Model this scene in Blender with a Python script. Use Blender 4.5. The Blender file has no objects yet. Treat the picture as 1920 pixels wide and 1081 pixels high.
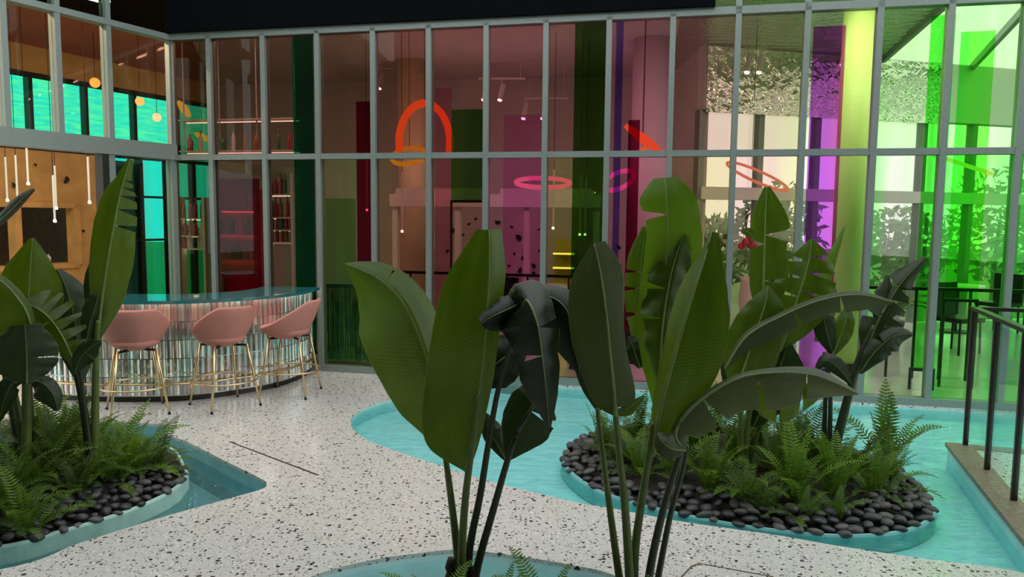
import bpy, bmesh, math, random
from mathutils import Vector, Matrix, noise
random.seed(11)
S = bpy.context.scene
COL = S.collection

# ------------------------------------------------------------------ camera
FPX = 1400.0
TH, RO, EYE = math.radians(5.3), math.radians(0.6), 1.7
FWD = Vector((0, math.cos(TH), -math.sin(TH)))
_r, _u = Vector((1, 0, 0)), Vector((0, math.sin(TH), math.cos(TH)))
RGT = _r*math.cos(RO) + _u*math.sin(RO)
UPV = _u*math.cos(RO) - _r*math.sin(RO)
CAM = Vector((0, 0, EYE))
cd = bpy.data.cameras.new('camera'); cam = bpy.data.objects.new('camera', cd); COL.objects.link(cam)
cd.sensor_width = 36; cd.lens = 36*FPX/1920; cd.clip_start = .05; cd.clip_end = 300
cam.matrix_world = Matrix.Translation(CAM) @ Matrix((RGT, UPV, -FWD)).transposed().to_4x4()
S.camera = cam

# ------------------------------------------------------------------ sky, exposure
w = bpy.data.worlds.new('overcast_sky'); S.world = w; w.use_nodes = True
nt = w.node_tree; nt.nodes.clear()
bgn = nt.nodes.new('ShaderNodeBackground'); on = nt.nodes.new('ShaderNodeOutputWorld')
bgn.inputs['Color'].default_value = (0.93, 0.98, 1.0, 1); bgn.inputs['Strength'].default_value = 2.0
nt.links.new(bgn.outputs[0], on.inputs[0])
S.view_settings.view_transform = 'Standard'; S.view_settings.look = 'None'
S.view_settings.exposure = 0.0; S.view_settings.gamma = 1.0
S.view_settings.use_curve_mapping = False
S.cycles.transparent_max_bounces = 40
S.cycles.max_bounces = 10

# ------------------------------------------------------------------ helpers
def ray(x, y): return FWD + RGT*((x-960)/FPX) + UPV*((540.5-y)/FPX)
def onZ(x, y, z=0.0):
    d = ray(x, y); return CAM + d*((z-EYE)/d.z)
def atY(x, y, Y):
    d = ray(x, y); return CAM + d*(Y/d.y)
def catmull(P, t):
    n = len(P)-1; f = min(max(t, 0), 1)*n; i = min(int(f), n-1); u = f-i
    p0 = P[max(i-1, 0)]; p1 = P[i]; p2 = P[i+1]; p3 = P[min(i+2, n)]
    return 0.5*((2*p1) + (p2-p0)*u + (2*p0-5*p1+4*p2-p3)*u*u + (3*p1-p0-3*p2+p3)*u**3)
def curve_pts(P, n): return [catmull(P, i/(n-1)) for i in range(n)]
def closed_pts(P, n):
    m = len(P); out = []
    for k in range(n):
        f = k/n*m; i = int(f); u = f-i
        p0, p1, p2, p3 = P[(i-1) % m], P[i % m], P[(i+1) % m], P[(i+2) % m]
        out.append(0.5*((2*p1) + (p2-p0)*u + (2*p0-5*p1+4*p2-p3)*u*u + (3*p1-p0-3*p2+p3)*u**3))
    return out
def mesh_of(bm, mats, smooth=False, name='m'):
    me = bpy.data.meshes.new(name); bm.normal_update(); bm.to_mesh(me); bm.free()
    for m in (mats if isinstance(mats, (list, tuple)) else [mats]): me.materials.append(m)
    if smooth:
        for p in me.polygons: p.use_smooth = True
    return me
def link(name, me, parent=None, loc=None):
    o = bpy.data.objects.new(name, me); COL.objects.link(o)
    if parent is not None: o.parent = parent
    if loc is not None: o.location = loc
    return o
def obj(name, bm, mat, parent=None, smooth=False, loc=None):
    return link(name, mesh_of(bm, mat, smooth, name), parent, loc)
def tag(o, label=None, cat=None, group=None, kind=None):
    if label: o['label'] = label
    if cat: o['category'] = cat
    if group: o['group'] = group
    if kind: o['kind'] = kind
    return o
def thing(name, loc, label, cat, group=None, rz=0):
    o = bpy.data.objects.new(name, None); COL.objects.link(o); o.location = loc; o.rotation_euler = (0, 0, rz)
    o.empty_display_size = .1
    return tag(o, label, cat, group)
def setting(o, label): o['kind'] = 'structure'; o['label'] = label; return o
def child(o, parent):           # parent an object whose mesh is in world coordinates to a thing placed anywhere
    o.parent = parent; o.matrix_parent_inverse = parent.matrix_basis.inverted(); return o
def box(bm, a, b, M=None, mi=0):
    x0, y0, z0 = a; x1, y1, z1 = b
    vs = [Vector(v) for v in ((x0,y0,z0),(x1,y0,z0),(x1,y1,z0),(x0,y1,z0),(x0,y0,z1),(x1,y0,z1),(x1,y1,z1),(x0,y1,z1))]
    vs = [bm.verts.new(M @ v if M else v) for v in vs]
    for f in ((3,2,1,0),(4,5,6,7),(0,1,5,4),(1,2,6,5),(2,3,7,6),(3,0,4,7)):
        bm.faces.new([vs[i] for i in f]).material_index = mi
    return vs
def slab(bm, p, q, z0, z1, th, off=0.0):
    """upright bar between plan points p and q, th thick, pushed off along its normal"""
    d = Vector((q[0]-p[0], q[1]-p[1])).normalized(); n = Vector((-d.y, d.x))
    a0 = Vector(p[:2]) + n*(off-th/2); a1 = Vector(p[:2]) + n*(off+th/2)
    b0 = Vector(q[:2]) + n*(off-th/2); b1 = Vector(q[:2]) + n*(off+th/2)
    vs = [bm.verts.new((v.x, v.y, z)) for z in (z0, z1) for v in (a0, b0, b1, a1)]
    for f in ((3,2,1,0),(4,5,6,7),(0,1,5,4),(1,2,6,5),(2,3,7,6),(3,0,4,7)): bm.faces.new([vs[i] for i in f])
def tube(bm, pts, rad, seg=8, cap=True):
    n = len(pts); rings = []
    for i, p in enumerate(pts):
        t = (pts[min(i+1, n-1)] - pts[max(i-1, 0)]).normalized()
        a = Vector((0, 0, 1)) if abs(t.z) < .9 else Vector((1, 0, 0))
        u = t.cross(a).normalized(); v = t.cross(u)
        r = rad[i] if isinstance(rad, (list, tuple)) else rad
        rings.append([bm.verts.new(p + (u*math.cos(k*2*math.pi/seg) + v*math.sin(k*2*math.pi/seg))*r) for k in range(seg)])
    for a, b in zip(rings, rings[1:]):
        for k in range(seg): bm.faces.new((a[k], a[(k+1) % seg], b[(k+1) % seg], b[k]))
    if cap: bm.faces.new(rings[0][::-1]); bm.faces.new(rings[-1])
def lathe(bm, prof, seg=16, c=(0, 0, 0)):
    rings = []
    for r, z in prof:
        rings.append([bm.verts.new((c[0]+r*math.cos(k*2*math.pi/seg), c[1]+r*math.sin(k*2*math.pi/seg), c[2]+z)) for k in range(seg)])
    for a, b in zip(rings, rings[1:]):
        for k in range(seg): bm.faces.new((a[k], a[(k+1) % seg], b[(k+1) % seg], b[k]))
    bm.faces.new(rings[0][::-1]); bm.faces.new(rings[-1])
def torus(bm, C, ax, ay, R1, R2, r, a0=0, a1=2*math.pi, n=40, seg=8, rz=None):
    """ring (or arc) about C in the plane of ax, ay"""
    full = abs(a1-a0-2*math.pi) < 1e-6
    pts = [C + ax*(R1*math.cos(a0+(a1-a0)*i/n)) + ay*(R2*math.sin(a0+(a1-a0)*i/n)) for i in range(n+1)]
    nrm = ax.cross(ay); rings = []
    for i, p in enumerate(pts[:-1] if full else pts):
        o = (p-C).normalized()
        rings.append([bm.verts.new(p + o*(r*math.cos(k*2*math.pi/seg)) + nrm*((rz or r)*math.sin(k*2*math.pi/seg))) for k in range(seg)])
    m = len(rings)
    for i in range(m if full else m-1):
        a, b = rings[i], rings[(i+1) % m]
        for k in range(seg): bm.faces.new((a[k], a[(k+1) % seg], b[(k+1) % seg], b[k]))
    if not full: bm.faces.new(rings[0][::-1]); bm.faces.new(rings[-1])

# ------------------------------------------------------------------ materials
class NT:
    def __init__(s, name):
        s.m = bpy.data.materials.new(name); s.m.use_nodes = True; s.t = s.m.node_tree; s.t.nodes.clear()
        s.out = s.t.nodes.new('ShaderNodeOutputMaterial')
    def n(s, typ, ins=None, **props):
        k = s.t.nodes.new('ShaderNode'+typ)
        for a, v in props.items(): setattr(k, a, v)
        for a, v in (ins or {}).items():
            if isinstance(v, bpy.types.NodeSocket): s.t.links.new(v, k.inputs[a])
            else: k.inputs[a].default_value = v
        return k
    def math(s, op, a, b=0.0): 
        k = s.n('Math', {0: a, 1: b}, operation=op); return k.outputs[0]
    def ramp(s, fac, stops, interp='LINEAR'):
        k = s.n('ValToRGB', {0: fac}); e = k.color_ramp; e.interpolation = interp
        while len(e.elements) < len(stops): e.elements.new(.5)
        for q, (p, c) in zip(e.elements, stops): q.position = p; q.color = (*c, 1)
        return k.outputs[0]
    def mix(s, f, a, b, blend='MIX'):
        k = s.n('Mix', data_type='RGBA', blend_type=blend)
        for i, v in ((0, f), (6, a), (7, b)):
            if isinstance(v, bpy.types.NodeSocket): s.t.links.new(v, k.inputs[i])
            else: k.inputs[i].default_value = v if i == 0 else (*v, 1)
        return k.outputs[2]
    def end(s, sh): s.t.links.new(sh, s.out.inputs[0]); return s.m
def plain(name, col, rough=.5, metal=0.0, spec=.5, bump=0.0, scale=30.0, var=0.0):
    k = NT(name); c = (*col, 1)
    ins = {'Roughness': rough, 'Metallic': metal, 'Specular IOR Level': spec}
    g = k.n('NewGeometry')
    nz = k.n('TexNoise', {'Vector': g.outputs['Position'], 'Scale': scale, 'Detail': 4.0})
    lo = tuple(v*(1-var) for v in col); hi = tuple(min(v*(1+var), 1) for v in col)
    ins['Base Color'] = k.ramp(nz.outputs[0], [(.3, lo), (.7, hi)])
    if bump: ins['Normal'] = k.n('Bump', {'Strength': bump, 'Distance': .01, 'Height': nz.outputs[0]}).outputs[0]
    return k.end(k.n('BsdfPrincipled', ins).outputs[0])
def glow(name, col, strength):
    k = NT(name); return k.end(k.n('Emission', {'Color': (*col, 1), 'Strength': strength}).outputs[0])
def tinted(name, ca, cb=None, gloss=.012, refl=(1, 1, 1), scale=(2.5, 2.5, .12), rough=.0, fres=.15):
    """dichroic glass: the film changes hue in soft upright streaks; each face passes the square root of the tint"""
    k = NT(name); cb = cb or ca
    ra = tuple(math.sqrt(v) for v in ca); rb = tuple(math.sqrt(v) for v in cb)
    g = k.n('NewGeometry')
    mp = k.n('Mapping', {'Vector': g.outputs['Position'], 'Scale': scale})
    nz = k.n('TexNoise', {'Vector': mp.outputs[0], 'Scale': 1.0, 'Detail': 2.0})
    col = k.ramp(nz.outputs[0], [(.38, ra), (.62, rb)])
    tr = k.n('BsdfTransparent', {'Color': col})
    gl = k.n('BsdfGlossy', {'Color': (*refl, 1), 'Roughness': rough})
    fr = k.n('LayerWeight', {'Blend': .35})
    f = k.math('MULTIPLY_ADD', fr.outputs['Fresnel'], fres); 
    f.node.inputs[2].default_value = gloss
    return k.end(k.n('MixShader', {0: f, 1: tr.outputs[0], 2: gl.outputs[0]}).outputs[0])
def clear_glass(name, tint=(.9, .97, .95), gloss=.06): return tinted(name, tint, tint, gloss)

def terrazzo():
    k = NT('terrazzo'); g = k.n('NewGeometry'); pos = g.outputs['Position']
    base = k.ramp(k.n('TexNoise', {'Vector': pos, 'Scale': 60.0, 'Detail': 3.0}).outputs[0], [(.3, (.52, .505, .465)), (.7, (.69, .675, .63))])
    wob = k.n('TexNoise', {'Vector': pos, 'Scale': 22.0, 'Detail': 2.0})
    ps = k.n('VectorMath', {0: pos, 1: k.n('VectorMath', {0: wob.outputs['Color'], 'Scale': .035}, operation='SCALE').outputs[0]}, operation='ADD').outputs[0]
    for sc, thr, r0, cols in ((36.0, .55, .44, ((.015, .014, .016), (.10, .085, .075), (.05, .045, .045))),
                              (75.0, .45, .45, ((.02, .02, .022), (.22, .19, .16), (.11, .10, .10))),
                              (55.0, .66, .45, ((.85, .84, .82), (.42, .36, .30), (.8, .8, .8)))):
        v = k.n('TexVoronoi', {'Vector': ps, 'Scale': sc, 'Randomness': 1.0})
        sp = k.n('SeparateColor', {0: v.outputs['Color']})
        pick = k.math('GREATER_THAN', sp.outputs[0], thr)
        rad = k.math('MULTIPLY', sp.outputs[1], r0)
        ins = k.math('LESS_THAN', v.outputs['Distance'], rad)
        f = k.math('MULTIPLY', pick, ins)
        cc = k.ramp(sp.outputs[2], [(0, cols[0]), (.45, cols[2]), (.8, cols[1])], 'CONSTANT')
        base = k.mix(f, base, cc)
    return k.end(k.n('BsdfPrincipled', {'Base Color': base, 'Roughness': .17, 'Specular IOR Level': .45}).outputs[0])
def water(name, tint, bump, scale):
    k = NT(name); g = k.n('NewGeometry')
    mp = k.n('Mapping', {'Vector': g.outputs['Position'], 'Scale': (1.0, 2.6, 1.0)})
    nz = k.n('TexNoise', {'Vector': mp.outputs[0], 'Scale': scale, 'Detail': 2.0, 'Distortion': .6})
    b = k.n('Bump', {'Strength': bump, 'Distance': .02, 'Height': nz.outputs[0]}).outputs[0]
    fr = k.n('Fresnel', {'IOR': 1.42, 'Normal': b})
    tr = k.n('BsdfTransparent', {'Color': (*tint, 1)}); gl = k.n('BsdfGlossy', {'Roughness': .01, 'Normal': b})
    return k.end(k.n('MixShader', {0: fr.outputs[0], 1: tr.outputs[0], 2: gl.outputs[0]}).outputs[0])
def leafmat(name, c0, c1, rib, rough=.38, trans=.3, tcol=(.16, .30, .02)):
    k = NT(name); uv = k.n('UVMap'); sp = k.n('SeparateXYZ', {0: uv.outputs[0]})
    u, v = sp.outputs[0], sp.outputs[1]
    au = k.math('ABSOLUTE', u)
    ph = k.math('SUBTRACT', k.math('MULTIPLY', v, 480.0), k.math('MULTIPLY', au, 34.0))
    wv = k.math('MULTIPLY_ADD', k.math('SINE', ph), .5); wv.node.inputs[2].default_value = .5
    nz = k.n('TexNoise', {'Vector': uv.outputs[0], 'Scale': 2.6, 'Detail': 4.0})
    col = k.ramp(nz.outputs[0], [(.3, c0), (.72, c1)])
    col = k.mix(k.math('MULTIPLY', wv, .22), col, tuple(c*.45 for c in c0))
    edge = k.math('GREATER_THAN', au, .985)
    col = k.mix(k.math('MULTIPLY', edge, .8), col, (.20, .17, .05))
    col = k.mix(k.math('LESS_THAN', au, .03), col, rib)
    bp = k.n('Bump', {'Strength': .22, 'Distance': .003, 'Height': wv}).outputs[0]
    p = k.n('BsdfPrincipled', {'Base Color': col, 'Roughness': rough, 'Specular IOR Level': .34, 'Normal': bp})
    tl = k.n('BsdfTranslucent', {'Color': (*tcol, 1)})
    return k.end(k.n('MixShader', {0: trans, 1: p.outputs[0], 2: tl.outputs[0]}).outputs[0])
def hammered(name, col, scale, strength, rough):
    k = NT(name); g = k.n('NewGeometry')
    mp = k.n('Mapping', {'Vector': g.outputs['Position'], 'Scale': (1.0, 2.2, 1.0)})
    nz = k.n('TexNoise', {'Vector': mp.outputs[0], 'Scale': scale, 'Detail': 2.0})
    b = k.n('Bump', {'Strength': strength, 'Distance': .05, 'Height': nz.outputs[0]}).outputs[0]
    return k.end(k.n('BsdfPrincipled', {'Base Color': (*col, 1), 'Metallic': 1.0, 'Roughness': rough, 'Normal': b}).outputs[0])

TERR = terrazzo()
ALU = plain('grey_green_aluminium', (.26, .30, .28), .38, .35, var=.05)
DARKF = plain('black_fascia', (.003, .004, .005), .9, spec=.05, var=.2)
TURQ = plain('turquoise_pool_paint', (.38, .77, .76), .5, var=.08, scale=8)
TURQL = plain('deep_turquoise_pool_paint', (.20, .46, .50), .5, var=.1, scale=8)
TURQR = plain('teal_rim_render', (.20, .50, .49), .5, var=.1, scale=8)
TURQD = plain('pale_turquoise_render', (.42, .64, .56), .6, var=.1, scale=14)
BLUEG = plain('grey_blue_pool_paint', (.62, .80, .80), .5, var=.08, scale=8)
WATER = water('rippled_water', (.84, .97, .96), .55, 5.5)
STILL = water('still_water', (.86, .97, .97), .15, 4.0)
STONE = plain('brown_stone_curb', (.20, .155, .12), .45, var=.3, scale=40, bump=.2)
SOIL = plain('dark_soil', (.016, .012, .009), .95, var=.5, scale=60, bump=.6)
PEB = [plain('charcoal_pebble', (.055, .053, .055), .5, var=.3, scale=25), plain('grey_pebble', (.095, .090, .085), .5, var=.3, scale=25), plain('black_pebble', (.035, .034, .037), .45, var=.3, scale=25)]
GOLD = plain('brushed_brass', (.75, .56, .30), .28, 1.0, var=.05)
PINK = plain('dusty_pink_upholstery', (.53, .215, .17), .75, var=.06, scale=120, bump=.1)
BLACK = plain('black_metal', (.012, .012, .012), .35, .6)
BROWNM = plain('dark_bronze_metal', (.05, .045, .04), .35, .8)
WHITE = plain('white_paint', (.75, .75, .73), .5)
PLAST = plain('cream_plaster', (.62, .58, .55), .8, var=.06, scale=3)
AMBER = plain('amber_wood_veneer', (.62, .33, .10), .5, var=.15, scale=4)
DOAK = plain('dark_oak', (.10, .05, .02), .5, var=.3, scale=10)
FLOORI = plain('polished_concrete', (.55, .55, .53), .12, var=.08, scale=3)
HAMM = hammered('hammered_steel', (.80, .80, .76), 7.0, .9, .14)
LEAFS = {
 'mid':  leafmat('banana_leaf_green', (.022, .048, .002), (.074, .122, .005), (.15, .21, .05), .26, .30, (.14, .24, .008)),
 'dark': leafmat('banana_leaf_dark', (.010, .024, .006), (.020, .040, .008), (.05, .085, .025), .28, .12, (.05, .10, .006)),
 'light':leafmat('banana_leaf_young', (.050, .115, .006), (.085, .165, .010), (.20, .30, .06), .32, .36, (.20, .36, .012)),
 'deep': leafmat('banana_leaf_near_black', (.005, .010, .003), (.011, .020, .005), (.04, .06, .018), .32, .06, (.03, .05, .004)),  # near-black base colour for the drooping and rolled leaves
 'grey': leafmat('banana_leaf_sky_sheen', (.032, .046, .014), (.052, .066, .022), (.12, .14, .06), .33, .18, (.12, .17, .012)),  # grey sky sheen mixed into the leaf colour
}
RIB = plain('leaf_rib', (.13, .20, .045), .45, var=.15, scale=20)
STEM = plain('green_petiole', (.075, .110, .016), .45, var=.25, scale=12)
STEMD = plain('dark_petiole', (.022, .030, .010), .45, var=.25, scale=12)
HUSK = plain('brown_husk', (.045, .026, .014), .8, var=.4, scale=30)

# ------------------------------------------------------------------ facade lines in plan
P1 = onZ(600, 693); P2 = onZ(1900, 768)
FD = (P2-P1).normalized(); FN = Vector((-FD.y, FD.x, 0))      # FN points into the building
def FA(s, out=0.0): return P1 + FD*s - FN*out
def s_of(px, py=290):
    r = ray(px, py); t = (P1-CAM).dot(FN)/r.dot(FN); return (CAM+r*t-P1).dot(FD)
def behind(px, py, dist):                                     # point on a plane dist behind the facade
    r = ray(px, py); t = ((P1-CAM).dot(FN)+dist)/r.dot(FN); return CAM + r*t
SM = [-1.78] + [s_of(x) for x in (400, 500, 600, 703, 806, 912, 1022, 1138, 1255, 1375, 1502, 1635, 1765, 1905)]
SM += [SM[-1]+.615*i for i in (1, 2, 3)]
ZT, ZH, ZU = 2.355, 3.68, 4.75
CORNER = FA(SM[0]); LEND = Vector((-5.62, 5.36, 0))
LD = (LEND-CORNER).normalized(); LN = Vector((-LD.y, LD.x, 0))
if LN.x > 0: LN = -LN                                          # LN points into the building
def LA(s, out=0.0): return CORNER + LD*s - LN*out
def l_of(px, py):
    r = ray(px, py); t = (CORNER-CAM).dot(LN)/r.dot(LN); return (CAM+r*t-CORNER).dot(LD)

# ------------------------------------------------------------------ courtyard floor with pool openings
pool_back = [onZ(*q) for q in ((657,793),(672,770),(715,752),(780,740),(860,727))]
fb0 = s_of(960, 722); fb1 = SM[-1]
pool_back += [FA(s_, .075) for s_ in (2.05, 2.6, 3.4, 4.2, 5.0, 5.8, 6.8, 7.8, fb1)]
pool_back += [Vector((6.4, 5.2, 0)), Vector((5.2, 3.6, 0)), Vector((4.0, 2.85, 0)), Vector((2.85, 3.12, 0))]
pool_back += [onZ(*q) for q in ((1920,1073),(1713,1044),(1563,1021),(1447,1001),(1273,976),(1140,951),(1073,939),(923,903),(833,874),(740,844),(683,821))]
pool_left = [onZ(*q) for q in ((313,813),(350,827),(425,865),(490,897),(500,907),(488,917),(400,942),(300,970),(150,1017),(0,1067))]
pool_left += [Vector((-3.4, 3.0, 0)), Vector((-4.6, 3.3, 0)), Vector((-5.0, 4.5, 0)), Vector((-4.4, 5.6, 0)), Vector((-3.5, 6.0, 0)), Vector((-2.75, 5.95, 0))]
pool_front = [onZ(*q) for q in ((575,1083),(640,1062),(710,1047),(780,1037),(850,1030),(920,1035),(1000,1046),(1080,1060),(1150,1077))]
pool_front += [Vector((.85, 3.1, 0)), Vector((.8, 2.75, 0)), Vector((.3, 2.45, 0)), Vector((-.5, 2.45, 0)), Vector((-1.05, 2.85, 0)), Vector((-1.1, 3.2, 0))]
def dense(P, n): return closed_pts(P, n)
PB, PL, PF = dense(pool_back, 160), dense(pool_left, 90), dense(pool_front, 90)
# outer border of the courtyard paving follows the two facades
border = [FA(SM[-1], .0), Vector((9, -5, 0)), Vector((-9, -5, 0)), Vector((-9.5, 4, 0)), LEND, CORNER]
def filled(loops, name, mat, z):
    cu = bpy.data.curves.new(name, 'CURVE'); cu.dimensions = '2D'; cu.fill_mode = 'BOTH'
    for L in loops:
        sp = cu.splines.new('POLY'); sp.points.add(len(L)-1); sp.use_cyclic_u = True
        for p, q in zip(sp.points, L): p.co = (q.x, q.y, 0, 1)
    t = bpy.data.objects.new('tmp', cu); COL.objects.link(t)
    me = bpy.data.meshes.new_from_object(t.evaluated_get(bpy.context.evaluated_depsgraph_get()))
    bpy.data.objects.remove(t); bpy.data.curves.remove(cu)
    for v in me.vertices: v.co.z = z
    me.materials.clear(); me.materials.append(mat)
    bm = bmesh.new(); bm.from_mesh(me)
    for f in bm.faces:
        f.normal_update()
        if f.normal.z < 0: f.normal_flip()
    bm.to_mesh(me); bm.free()
    return link(name, me)
fl = filled([border, PB, PL, PF], 'floor', TERR, 0.0)
setting(fl, 'speckled white terrazzo paving of the courtyard')
def wall_strip(L, z0, z1):
    bm = bmesh.new(); n = len(L)
    lo = [bm.verts.new((p.x, p.y, z0)) for p in L]; hi = [bm.verts.new((p.x, p.y, z1)) for p in L]
    for i in range(n): bm.faces.new((lo[i], lo[(i+1) % n], hi[(i+1) % n], hi[i]))
    return bm
for L, zb, zw, mat, wat, lab, wl in (
    (PB, -.125, -.03, TURQ, WATER, 'turquoise basin of the large pool along the glass facade', 'rippled turquoise water of the large pool beside the facade'),
    (PL, -.30, -.10, TURQL, STILL, 'turquoise basin around the left planting island', 'still turquoise water around the left planting island'),
    (PF, -.17, -.05, BLUEG, STILL, 'grey blue basin in the foreground', 'pale grey blue water at the foot of the front banana plants')):
    b = filled([L], 'pool_basin', mat, zb); setting(b, lab)
    child(obj('pool_wall', wall_strip(L, zb, -.022), mat), b)
    child(obj('stone_edge', wall_strip(L, -.022, 0), TERR), b)
    wo = filled([L], 'pool_water', wat, zw); tag(wo, wl, 'water', kind='stuff')

# unseen wall and canopy added behind the viewer to darken reflections and leaves
bm = bmesh.new(); slab(bm, (-9.5, -4.5), (9.2, -4.5), -.3, 7.5, .3); setting(obj('unseen_wall_front', bm, plain('dark_render', (.10, .105, .09), .8, var=.3, scale=2)), 'unseen dark wall behind the viewer, placed to darken reflections')
bm = bmesh.new(); box(bm, (-9.5, -4.5, 4.7), (9.2, 1.6, 4.9)); setting(obj('unseen_canopy', bm, DARKF), 'unseen dark canopy over the viewer, sized to shade the leaves')

bm = bmesh.new(); slab(bm, LEND+Vector((-.1, -.1, 0)), (-9.4, -4.3), -.3, 6.0, .3); setting(obj('unseen_wall_side', bm, plain('grey_render', (.16, .16, .15), .8, var=.2, scale=2)), 'unseen grey wall added on the left to block sky reflections')  # unseen wall added to keep sky reflections off the left bays

# slot drain and access hatch let into the paving
bm = bmesh.new(); a, b = onZ(430, 827, .002), onZ(597, 890, .002)
slab(bm, a, b, -.004, .002, .012); d = (b-a).normalized(); 
setting(obj('trim_1', bm, BLACK), 'thin dark slot drain let into the terrazzo')
bm = bmesh.new()
q = [onZ(1296, 1062), onZ(1312, 1056), onZ(1450, 1081), onZ(1420, 1120), onZ(1270, 1090)]
for a, b in zip(q, q[1:]+q[:1]): slab(bm, a, b, -.004, .002, .007)
setting(obj('trim_2', bm, DOAK), 'thin outline of an access hatch in the foreground paving')

# ------------------------------------------------------------------ glass facades
BAY = [  # lower tint pair, upper tint pair
 (((.30,.24,.12),(.20,.22,.12)), ((.30,.18,.12),(.22,.18,.11))),
 (((.30,.10,.10),(.24,.14,.11)), ((.34,.15,.13),(.27,.15,.12))),
 (((.26,.15,.12),(.20,.18,.12)), ((.30,.15,.12),(.22,.16,.11))),
 (((.32,.46,.22),(.34,.30,.18)), ((.34,.17,.15),(.28,.17,.13))),
 (((.40,.20,.20),(.38,.27,.18)), ((.38,.17,.17),(.34,.17,.15))),
 (((.44,.20,.22),(.36,.22,.18)), ((.40,.18,.19),(.34,.19,.18))),
 (((.48,.22,.32),(.44,.22,.26)), ((.40,.18,.21),(.38,.19,.21))),
 (((.46,.22,.26),(.40,.34,.18)), ((.42,.18,.22),(.38,.20,.21))),
 (((.54,.22,.36),(.52,.26,.32)), ((.48,.20,.30),(.45,.22,.28))),
 (((.60,.36,.30),(.55,.42,.26)), ((.50,.25,.28),(.48,.32,.26))),
 (((.60,.52,.30),(.58,.38,.34)), ((.46,.42,.24),(.48,.36,.26))),
 (((.60,.66,.46),(.62,.58,.52)), ((.56,.58,.38),(.50,.52,.36))),
 (((.30,.66,.22),(.60,.54,.46)), ((.40,.66,.26),(.48,.64,.34))),
 (((.16,.78,.13),(.34,.72,.22)), ((.38,.72,.28),(.56,.68,.42))),
]
while len(BAY) < len(SM)-1: BAY.append(BAY[-1])
def rl(k): return (.75, .85, .80)
bm = bmesh.new()
slab(bm, FA(SM[0]), FA(SM[-1]), -.3, .07, .12, 0)
slab(bm, FA(SM[0]), FA(SM[-1]), ZH-.03, ZH+.04, .11, 0)
wb = obj('wall_back', bm, ALU); setting(wb, 'long tinted glass facade with slim grey metal frame')
def frame_piece(name, p, q, z0, z1, th, par, mat=ALU, off=0):
    bm = bmesh.new(); slab(bm, p, q, z0, z1, th, off); return child(obj(name, bm, mat), par)
MW = .027
for i, s_ in enumerate(SM):
    top = ZU if s_ > 4.0 else ZH
    frame_piece('mullion', FA(s_-MW), FA(s_+MW), .07, top, .11, wb)
SD = s_of(1340, 20)
for i in range(len(SM)-1):
    a, b = SM[i]+MW, SM[i+1]-MW
    frame_piece('transom', FA(a), FA(b), ZT-.03, ZT+.03, .10, wb)
    lo, up = BAY[i]
    frame_piece('pane', FA(a), FA(b), .07, ZT-.03, .012, wb, tinted('dichroic_lower_%d' % i, *lo, refl=rl(i)))
    frame_piece('pane', FA(a), FA(b), ZT+.03, ZH-.03, .012, wb, tinted('dichroic_upper_%d' % i, *up, refl=rl(i)))
    if SM[i+1] > SD:
        a2 = max(a, SD)
        frame_piece('pane', FA(a2), FA(b), ZH+.04, ZU, .012, wb, tinted('dichroic_top_%d' % i, (.18,.42,.12), (.30,.40,.16), gloss=.1))
bm = bmesh.new(); slab(bm, FA(SM[0]+.0), FA(SD), ZH+.04, 6.0, .16, -.02); 
setting(obj('wall_fascia', bm, DARKF), 'black fascia above the glass facade')
bm = bmesh.new(); slab(bm, FA(SD), FA(SM[-1]), ZU, 6.0, .16, -.02); slab(bm, LA(0), LA(3.7), ZU, 6.0, .16, 0)
setting(obj('wall_parapet', bm, ALU), 'grey parapet above the upper panes')

lm = [0.0, l_of(201, 150), l_of(105, 120), l_of(4, 100), l_of(4, 100)+.75]
bm = bmesh.new(); slab(bm, LA(0), LA(lm[-1]+.02), 2.33, 2.50, .14, 0)
wl_ = obj('wall_left', bm, ALU); setting(wl_, 'angled glass facade over the open bar front, thick grey beam')
for k, s_ in enumerate(lm): frame_piece('mullion', LA(max(s_-MW, 0)), LA(s_+MW), 2.50, ZU, .11, wl_)
frame_piece('transom', LA(0), LA(lm[-1]), ZH-.03, ZH+.03, .12, wl_)
frame_piece('mullion', LA(0), LA(.06), 0, 2.33, .11, wl_)
frame_piece('mullion', LA(lm[1]-.02), LA(lm[1]+.05), 0, 2.33, .11, wl_)
frame_piece('door_post', LA(lm[1]+.07), LA(lm[1]+.13), 0, 2.33, .13, wl_, BROWNM)
RED = ((.34,.11,.09),(.26,.13,.09))
for a, b in zip(lm, lm[1:]):
    frame_piece('pane', LA(a+MW), LA(b-MW), 2.50, ZH-.03, .012, wl_, tinted('dichroic_left_upper', (.86,.80,.72), (.80,.82,.74)))
    frame_piece('pane', LA(a+MW), LA(b-MW), ZH+.03, ZU, .012, wl_, tinted('dichroic_left_top', (.03,.06,.05), (.02,.04,.035)))
frame_piece('pane', LA(.06), LA(lm[1]-.02), 0.02, 2.33, .012, wl_, tinted('dichroic_left_lower', (.55,.70,.60), (.45,.60,.50)))

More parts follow.
